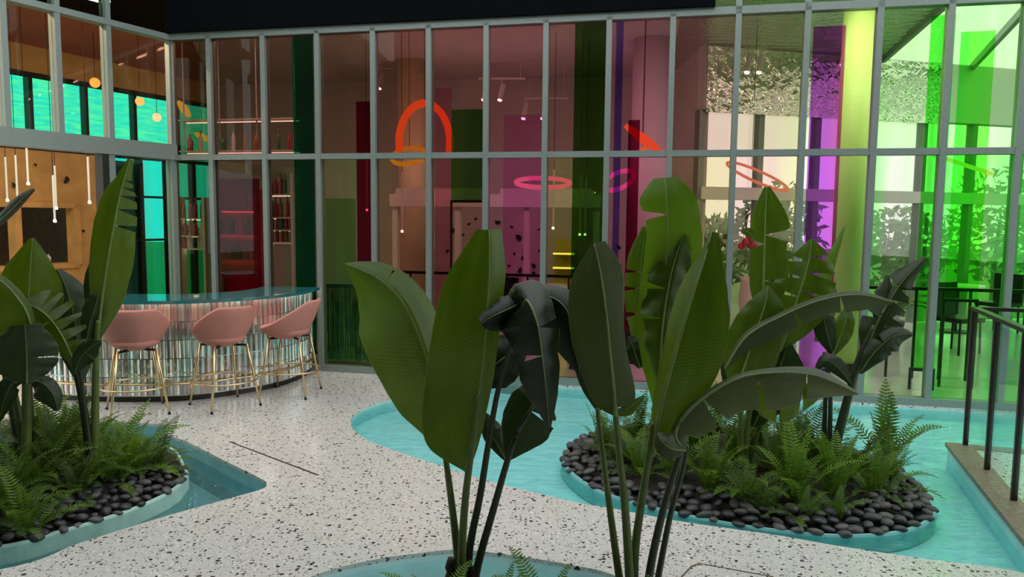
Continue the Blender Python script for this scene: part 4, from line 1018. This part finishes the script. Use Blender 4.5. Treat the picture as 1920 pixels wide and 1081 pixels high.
leaf(B, YB+.1, [(1236,720,.0),(1240,640,.0),(1248,570,.02),(1262,500,.03),(1282,436,.05)], [4,34,44,40,12], [4,30,34,36,8], .4, .5, 'mid', ((-1,.4,.03),(-1,.6,.04)), .2, .14, .006, 17)
leaf(B, YB+.2, [(1200,690,.02),(1190,660,.02),(1180,630,.05)], [3,18,4], [3,26,8], .2, .2, 'dark', (), .1, .05, .004, 18)
leaf(B, YB-.06, [(1284,846,.0),(1266,812,.0),(1300,762,-.02),(1375,712,-.03),(1450,698,-.02),(1530,703,.03),(1610,738,.12)], [4,10,10,8,10,14,2], [3,40,58,66,72,52,2], .75, .38, 'grey', ((1,.38,.05),(1,.60,.05),(1,.80,.03)), .25, .07, .008, 19)
leaf(B, YB+.04, [(1404,716,.0),(1440,722,-.02),(1490,722,-.02),(1540,726,.02)], [2,8,8,2], [6,66,62,20], .1, .22, 'mid', ((1,.45,.06),(1,.75,.05)), .15, .06, .003, 20)

leaf(B, YB-.08, [(1286,844,.0),(1262,842,-.02),(1244,830,-.02),(1232,812,.02)], [2,20,20,3], [2,22,30,6], .3, .4, 'grey', (), .2, .06, .004, 30)
# plant D: left part of the right island
YD = 4.75
D = plant(1395, 860, YD, .05, 'island banana plant behind the tallest foreground one, split upright leaf on top')
petiole(D, YD, [(1396,868,0),(1400,800,0),(1418,700,.0),(1428,600,.0),(1431,555,.0)], .024, .012, STEM)
petiole(D, YD, [(1402,868,.04),(1425,790,.03),(1450,690,.03),(1470,620,.02)], .022, .012, STEM)
petiole(D, YD, [(1390,868,-.04),(1388,800,-.04),(1392,740,-.05),(1400,690,-.05)], .022, .012, STEM)
leaf(D, YD, [(1428,610,.0),(1431,540,.0),(1433,470,.0),(1435,410,.0),(1438,350,.03)], [4,24,24,26,5], [4,42,40,42,6], .2, .2, 'mid', ((1,.62,.10),(-1,.55,.08),(1,.3,.05)), .08, .04, .010, 21)
leaf(D, YD, [(1412,446,-.02),(1404,436,-.03),(1388,432,-.03)], [2,8,1], [2,9,1], .1, .1, 'mid', (), .05, .02, .002, 22)
leaf(D, YD+.03, [(1462,660,.0),(1482,600,-.02),(1500,545,-.02),(1516,490,.0),(1522,448,.02)], [4,40,52,36,4], [4,46,60,46,4], .25, .25, 'mid', ((-1,.45,.06),(-1,.6,.06),(-1,.75,.07),(1,.5,.05),(1,.66,.06),(1,.8,.06)), .1, .08, .009, 23)
leaf(D, YD+.1, [(1520,580,.0),(1548,520,.02),(1566,470,.02),(1584,424,.04)], [3,9,8,1], [3,9,7,1], .3, .4, 'light', (), .1, .03, .004, 24)
leaf(D, YD-.12, [(1376,745,.0),(1398,680,-.02),(1418,620,-.03),(1434,572,-.02),(1440,535,.02)], [4,44,46,30,3], [4,46,50,36,3], .2, .3, 'mid', (), .06, .03, .008, 25)
leaf(D, YD-.02, [(1412,800,.0),(1440,740,.0),(1462,690,.02),(1478,640,.05)], [4,42,44,4], [4,46,50,6], .2, .2, 'dark', ((1,.5,.06),), .1, .06, .006, 26)
leaf(D, YD-.16, [(1360,690,.0),(1400,630,-.02),(1470,590,-.05),(1540,562,-.06),(1610,552,-.04),(1674,566,.02)], [3,8,8,8,8,2], [3,26,34,30,32,4], .7, .35, 'grey', ((1,.45,.04),(1,.7,.03)), .2, .08, .007, 27)
leaf(D, YD+.2, [(1384,760,.0),(1368,700,.0),(1362,640,.03)], [3,16,3], [3,22,4], .2, .2, 'dark', (), .1, .05, .005, 28)
leaf(D, YD+.06, [(1530,640,.0),(1545,600,.0),(1556,565,.02),(1563,530,.03)], [3,14,14,2], [3,14,14,2], .3, .3, 'mid', (), .1, .05, .004, 29)
# plant C: right part of the right island
YC = 4.70
Cc = plant(1560, 885, YC, .05, 'island banana plant leaning right with a narrow torn leaf on a dark stem')
petiole(Cc, YC, [(1556,888,0),(1568,830,0),(1590,745,.0),(1612,670,.0),(1640,610,.0)], .034, .018, STEMD)
petiole(Cc, YC, [(1546,888,.05),(1546,800,.05),(1550,720,.05),(1562,660,.05)], .018, .010, STEMD)
petiole(Cc, YC, [(1552,888,.02),(1556,800,.02),(1556,730,.02),(1545,660,.02)], .018, .010, STEMD)
leaf(Cc, YC-.02, [(1618,680,.0),(1640,616,.0),(1664,570,.0),(1694,525,.0),(1735,482,.02)], [4,28,32,24,3], [4,42,36,20,4], .3, .3, 'dark', ((-1,.35,.07),(-1,.5,.08),(-1,.68,.08),(1,.3,.08),(1,.42,.08),(1,.55,.08),(1,.68,.08)), .15, .08, .008, 31)
leaf(Cc, YC, [(1650,620,.0),(1652,580,.0),(1662,545,.0),(1665,515,.02)], [3,16,14,2], [3,12,10,2], .3, .3, 'dark', (), .15, .05, .004, 32)
leaf(Cc, YC+.05, [(1562,665,.0),(1552,630,-.0),(1546,595,.0),(1552,572,.03)], [3,20,20,4], [3,16,18,4], .2, .4, 'dark', (), .1, .04, .005, 33)
leaf(Cc, YC+.05, [(1560,668,.0),(1576,630,-.0),(1586,600,.0),(1588,575,.03)], [3,14,16,4], [3,18,16,4], .2, .4, 'mid', (), .1, .04, .005, 34)
leaf(Cc, YC-.05, [(1612,700,.0),(1640,660,-.02),(1676,630,-.02),(1712,626,.0)], [3,18,20,3], [3,22,22,3], .2, .4, 'dark', ((1,.5,.08),(-1,.5,.08)), .15, .06, .005, 35)
leaf(Cc, YC-.02, [(1596,720,.0),(1572,690,-.0),(1550,676,.0),(1530,690,.03)], [3,14,14,3], [3,16,14,3], .2, .4, 'dark', (), .15, .06, .004, 36)

# plants E: left island
YE = 4.35
E1 = plant(52, 880, YE, .05, 'banana plant at the left edge with broad overlapping leaves')
petiole(E1, YE, [(48,890,0),(50,800,0),(49,720,.0),(48,640,.0)], .032, .018, STEM)
petiole(E1, YE, [(46,890,.05),(38,800,.05),(28,740,.05),(16,690,.05)], .026, .013, STEM)
petiole(E1, YE+.1, [(56,890,0),(56,780,0),(54,700,.0),(52,640,.0)], .024, .013, STEMD)
leaf(E1, YE+.1, [(50,690,.0),(50,620,.0),(53,550,.0),(57,500,.0),(61,446,.03)], [4,44,52,38,4], [4,50,58,40,4], .2, .2, 'mid', (), .05, .03, .010, 41)
leaf(E1, YE-.1, [(62,640,.0),(52,590,-.02),(30,555,-.04),(4,528,-.05),(-30,505,-.05)], [4,70,86,70,10], [4,10,12,10,4], .1, .4, 'mid', (), .05, .03, .009, 42)
leaf(E1, YE-.15, [(50,720,.0),(50,690,.0),(49,650,-.02),(46,608,-.02)], [6,52,58,22], [6,46,52,24], .15, .2, 'dark', ((1,.5,.03),), .05, .05, .008, 43)
leaf(E1, YE-.05, [(56,712,.0),(80,718,-.02),(100,740,-.04),(108,770,-.03)], [3,16,16,3], [3,24,26,3], .3, .2, 'dark', (), .2, .05, .005, 44)
leaf(E1, YE-.03, [(40,716,.0),(22,720,-.02),(8,748,-.04),(-2,790,-.03)], [3,16,18,3], [3,18,18,3], .3, .2, 'dark', (), .2, .05, .005, 45)
leaf(E1, YE+.1, [(12,690,.0),(0,660,.0),(-16,620,.0),(-40,590,.0)], [3,30,36,3], [3,30,36,3], .3, .2, 'dark', (), .1, .05, .005, 46)
leaf(E1, YE+.25, [(-30,440,.0),(10,404,.0),(40,374,.0),(64,354,.0)], [5,11,11,3], [5,10,9,3], .9, .9, 'deep', (), .4, .03, .006, 47)
petiole(E1, YE+.25, [(44,890,-.2),(10,700,-.1),(-26,540,.0),(-32,442,.0)], .024, .008, STEMD)
E2 = plant(168, 862, YE+.15, .05, 'banana plant on the left island with one tall frayed leaf before the bar')
YF = YE+.15
petiole(E2, YF, [(176,870,0),(178,800,0),(179,720,.0),(181,640,.0),(184,600,.0)], .028, .014, STEM)
petiole(E2, YF, [(168,870,.02),(158,790,.02),(146,720,.02),(132,672,.0),(110,620,-.03)], .020, .009, STEMD)
petiole(E2, YF, [(172,870,-.02),(164,800,-.02),(156,740,-.02),(150,690,.0)], .020, .010, STEMD)
leaf(E2, YF, [(182,640,.0),(190,570,.0),(200,500,-.02),(212,430,-.02),(224,370,.0),(233,335,.02),(244,298,.05)], [3,18,30,34,28,14,4], [3,34,44,40,30,14,6], .3, .35, 'mid', ((1,.52,.03),(1,.60,.04),(1,.68,.04),(1,.75,.04),(1,.82,.03)), .05, .04, .010, 51)
leaf(E2, YF+.05, [(178,600,.0),(172,560,.0),(172,520,.0),(176,480,.02)], [3,12,12,3], [3,12,12,3], .3, .3, 'dark', (), .1, .04, .004, 52)
leaf(E2, YF-.12, [(142,690,.0),(122,640,-.03),(96,600,-.04),(70,578,-.03),(42,566,.0)], [3,20,26,20,4], [3,40,50,42,6], .2, .2, 'mid', ((1,.25,.08),(1,.36,.08),(1,.47,.09),(1,.6,.08),(1,.72,.08),(-1,.5,.08)), .12, .08, .007, 53)
leaf(E2, YF+.1, [(150,720,.0),(146,650,.0),(138,590,.0),(124,540,.03),(108,505,.05)], [4,34,40,30,4], [4,36,40,28,4], .2, .3, 'dark', ((1,.5,.05),), .1, .05, .007, 54)
leaf(E2, YF-.02, [(158,660,.0),(168,610,.0),(180,570,.0),(186,540,.03)], [3,16,20,4], [3,18,16,4], .2, .3, 'dark', (), .1, .05, .005, 55)
leaf(E2, YF-.14, [(140,700,.0),(150,672,-.02),(170,650,-.02),(190,640,0)], [3,14,16,3], [3,22,20,3], .2, .3, 'dark', ((1,.5,.08),), .1, .05, .004, 56)

# ------------------------------------------------------------------ ferns
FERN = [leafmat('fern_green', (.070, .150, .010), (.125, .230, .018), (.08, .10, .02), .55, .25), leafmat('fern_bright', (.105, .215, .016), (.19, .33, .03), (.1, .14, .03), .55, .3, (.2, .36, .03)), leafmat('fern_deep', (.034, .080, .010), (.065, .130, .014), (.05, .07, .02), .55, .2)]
def frond_mesh(L, lean, droop, mat, seed):
    rn = random.Random(seed); bm = bmesh.new(); uvl = bm.loops.layers.uv.new('UVMap'); n = 26; pts = []
    p = Vector((0, 0, 0)); ang = lean
    for i in range(n+1):
        pts.append(p.copy()); ang = lean + droop*(i/n)**1.6; p = p + Vector((math.sin(ang), 0, math.cos(ang)))*(L/n)
    tube(bm, pts[::3]+[pts[-1]], [.0035*(1-.8*i/9) for i in range(len(pts[::3])+1)], 4, False)
    side = Vector((0, 1, 0))
    for i in range(3, n+1):
        f = i/n; ll = L*.135*math.sin(math.pi*min(.12+f*.86, 1))**.8; T = (pts[i]-pts[i-1]).normalized(); N_ = T.cross(side)
        for s_ in (-1, 1):
            d = (side*s_ + T*.35 + N_*rn.uniform(-.25, .15)).normalized(); a = pts[i]; wd = T*(L/n*.42)
            vs = [bm.verts.new(a-wd*.5), bm.verts.new(a+d*ll*.55-wd*.8-N_*ll*.06), bm.verts.new(a+d*ll+N_*ll*.12), bm.verts.new(a+d*ll*.5+wd*.9-N_*ll*.06), bm.verts.new(a+wd*.5)]
            f_ = bm.faces.new(vs)
            for lp in f_.loops: lp[uvl].uv = (.4+.3*f, f)
    return mesh_of(bm, mat, False, 'frond')
FR = {}
for mi in range(3):
    FR[mi] = [frond_mesh(.50, l_, d_, FERN[mi], 100*mi+k) for k, (l_, d_) in enumerate(((.12, .35), (.2, .9), (.35, 1.2), (.5, 1.5), (.75, 1.3), (.95, 1.1)))]
def fern(x, y, z, sc, nf, mi, up, label, group, seed):
    rn = random.Random(seed); t = thing('fern', (x, y, z), label, 'fern', group)
    for k in range(nf):
        o = link('frond', rn.choice(FR[mi][:3] if up else FR[mi][1:]), t); s_ = sc*rn.uniform(.75, 1.15)
        o.scale = (s_, s_, s_); o.rotation_euler = (rn.uniform(-.12, .12), rn.uniform(-.12, .12), k*2.399+rn.uniform(-.3, .3)); o.location = (rn.uniform(-.02, .02), rn.uniform(-.02, .02), 0)
def fern_px(x, y, h, *a, **k):
    p = onZ(x, y, .05); fern(p.x, p.y, h(p.x, p.y), *a, **k)
GR, GL, GF = 'ferns on the right island', 'ferns on the left island', 'ferns on the front island'
LRn = 'fern in the dense bed of the right island'
LLn = 'fern in the dense bed of the left island'
k = 0
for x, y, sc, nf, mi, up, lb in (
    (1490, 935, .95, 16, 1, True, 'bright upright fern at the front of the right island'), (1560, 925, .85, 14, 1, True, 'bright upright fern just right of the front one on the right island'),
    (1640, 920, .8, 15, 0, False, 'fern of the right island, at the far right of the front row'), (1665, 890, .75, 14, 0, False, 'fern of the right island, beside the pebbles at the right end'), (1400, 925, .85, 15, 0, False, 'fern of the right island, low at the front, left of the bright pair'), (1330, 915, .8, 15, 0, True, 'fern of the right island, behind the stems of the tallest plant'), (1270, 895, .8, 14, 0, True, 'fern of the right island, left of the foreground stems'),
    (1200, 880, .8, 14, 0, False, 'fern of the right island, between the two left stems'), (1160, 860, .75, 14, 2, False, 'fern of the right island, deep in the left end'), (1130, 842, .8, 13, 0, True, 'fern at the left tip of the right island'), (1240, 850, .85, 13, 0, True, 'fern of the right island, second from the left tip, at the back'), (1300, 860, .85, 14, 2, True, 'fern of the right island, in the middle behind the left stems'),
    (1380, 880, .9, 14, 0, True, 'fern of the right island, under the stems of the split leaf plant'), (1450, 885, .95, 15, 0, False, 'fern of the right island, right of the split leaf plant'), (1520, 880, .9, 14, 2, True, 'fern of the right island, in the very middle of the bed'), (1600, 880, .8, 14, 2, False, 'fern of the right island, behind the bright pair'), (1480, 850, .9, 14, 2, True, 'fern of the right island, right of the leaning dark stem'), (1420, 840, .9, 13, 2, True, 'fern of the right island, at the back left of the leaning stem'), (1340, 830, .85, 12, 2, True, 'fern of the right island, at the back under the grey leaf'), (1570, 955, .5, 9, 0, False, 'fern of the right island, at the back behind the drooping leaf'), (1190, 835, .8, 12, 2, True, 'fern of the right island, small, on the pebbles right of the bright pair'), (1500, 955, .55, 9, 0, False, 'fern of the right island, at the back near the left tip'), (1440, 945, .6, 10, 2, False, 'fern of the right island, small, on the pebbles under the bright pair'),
    (1655, 865, 1.15, 9, 0, True, 'wiry fern with long open fronds at the right end of the island')):
    fern_px(x, y, hR, sc, nf, mi, up, lb, GR, 200+k); k += 1
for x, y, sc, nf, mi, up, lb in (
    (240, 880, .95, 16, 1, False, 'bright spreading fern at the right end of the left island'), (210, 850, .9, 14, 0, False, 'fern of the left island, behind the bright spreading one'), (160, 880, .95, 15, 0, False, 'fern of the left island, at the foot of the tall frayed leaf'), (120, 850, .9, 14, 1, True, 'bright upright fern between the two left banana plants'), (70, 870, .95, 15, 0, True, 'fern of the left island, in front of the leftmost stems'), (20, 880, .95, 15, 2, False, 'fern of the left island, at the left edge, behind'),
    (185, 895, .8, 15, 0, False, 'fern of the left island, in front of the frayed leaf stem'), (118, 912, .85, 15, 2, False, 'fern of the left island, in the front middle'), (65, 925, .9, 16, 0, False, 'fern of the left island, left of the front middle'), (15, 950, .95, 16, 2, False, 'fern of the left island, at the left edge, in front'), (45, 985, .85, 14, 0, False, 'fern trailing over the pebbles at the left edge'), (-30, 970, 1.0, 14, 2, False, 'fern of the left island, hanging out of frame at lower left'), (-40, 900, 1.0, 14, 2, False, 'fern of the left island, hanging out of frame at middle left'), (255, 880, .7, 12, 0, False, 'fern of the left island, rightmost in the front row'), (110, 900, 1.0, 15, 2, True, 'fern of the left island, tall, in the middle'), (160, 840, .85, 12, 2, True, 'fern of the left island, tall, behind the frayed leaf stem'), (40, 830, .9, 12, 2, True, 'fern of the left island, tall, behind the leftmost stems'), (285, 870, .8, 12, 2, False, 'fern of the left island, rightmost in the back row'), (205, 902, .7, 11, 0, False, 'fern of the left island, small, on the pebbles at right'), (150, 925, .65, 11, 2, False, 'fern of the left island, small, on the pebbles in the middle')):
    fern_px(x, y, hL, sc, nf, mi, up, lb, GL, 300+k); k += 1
for x, y, sc, nf, mi, up, lb in ((690, 1165, .6, 6, 2, False, 'small fern at the left end of the front island'), (815, 1150, .6, 5, 1, True, 'small bright fern beside the husk of the front plant'), (1030, 1160, .7, 6, 0, False, 'small fern between the two front banana plants'), (935, 1165, .55, 5, 0, True, 'small fern right of the front plant stems'), (1290, 1180, .6, 6, 2, False, 'small fern right of the tallest front plant')):
    fern_px(x, y, hF, sc, nf, mi, up, lb, GF, 400+k); k += 1

# ------------------------------------------------------------------ walkway with glass balustrade
zc = .08
c0, c1 = onZ(1772, 828, zc), onZ(1920, 1014, zc); e0, e1 = onZ(1803, 828, zc), onZ(1915, 951, zc)
dv = (c1-c0).normalized(); nv = Vector((-dv.y, dv.x, 0)); 
if nv.x < 0: nv = -nv
far = c0+dv*3.6; W_ = 1.5
def quad_prism(pts, z0, z1, name, mat, par=None):
    bm = bmesh.new(); lo = [bm.verts.new((p.x, p.y, z0)) for p in pts]; hi = [bm.verts.new((p.x, p.y, z1)) for p in pts]; n = len(pts)
    for i in range(n): bm.faces.new((lo[i], lo[(i+1) % n], hi[(i+1) % n], hi[i]))
    bm.faces.new(lo[::-1]); bm.faces.new(hi); bmesh.ops.recalc_face_normals(bm, faces=bm.faces)
    o = obj(name, bm, mat); return child(o, par) if par else o
ww = quad_prism([c0+nv*.02, c0+nv*W_, far+nv*W_, far+nv*.02], -.32, zc-.03, 'walkway', TURQ); setting(ww, 'walkway crossing the pool at the right edge')
quad_prism([c0, c0+nv*.17, far+nv*.17, far], zc-.03, zc, 'curb_stone', STONE, ww)
quad_prism([c0+nv*.17, c0+nv*W_, far+nv*W_, far+nv*.17], zc-.03, zc-.005, 'deck', TERR, ww)
quad_prism([c0+nv*.17, c0+nv*W_, c0+nv*W_+dv*.12, c0+nv*.17+dv*.12], zc-.005, zc, 'curb_stone', STONE, ww)
bal = thing('glass_balustrade', c0+nv*.145, 'glass balustrade with dark posts on the walkway curb at right', 'railing')
bl = c0+nv*.125+dv*.03
HZ = zc+1.0
for k in range(6):
    q = bl+dv*(.58*k); bm = bmesh.new(); slab(bm, q-dv*.013, q+dv*.013, zc, HZ, .032); child(obj('post', bm, BROWNM), bal)
    if k < 5:
        bm = bmesh.new(); slab(bm, q+dv*.03, q+dv*.55, zc+.05, HZ-.03, .010); child(obj('glass_panel', bm, clear_glass('balustrade_glass', (.80, .94, .90), .03)), bal)
bm = bmesh.new(); slab(bm, bl-dv*.03, bl+dv*3.3, HZ, HZ+.025, .05); child(obj('handrail', bm, BROWNM), bal)
br = bl+nv*1.25
bm = bmesh.new(); slab(bm, bl, br, HZ, HZ+.025, .05); child(obj('handrail', bm, BROWNM), bal)
for f in (.5, 1.0):
    q = bl.lerp(br, f); bm = bmesh.new(); slab(bm, q-nv*.018, q+nv*.018, zc, HZ, .045); child(obj('post', bm, BROWNM), bal)
for f in (0, .5):
    bm = bmesh.new(); slab(bm, bl.lerp(br, f+.03), bl.lerp(br, f+.47), zc+.05, HZ-.03, .010); child(obj('glass_panel', bm, clear_glass('balustrade_glass', (.80, .94, .90), .03)), bal)
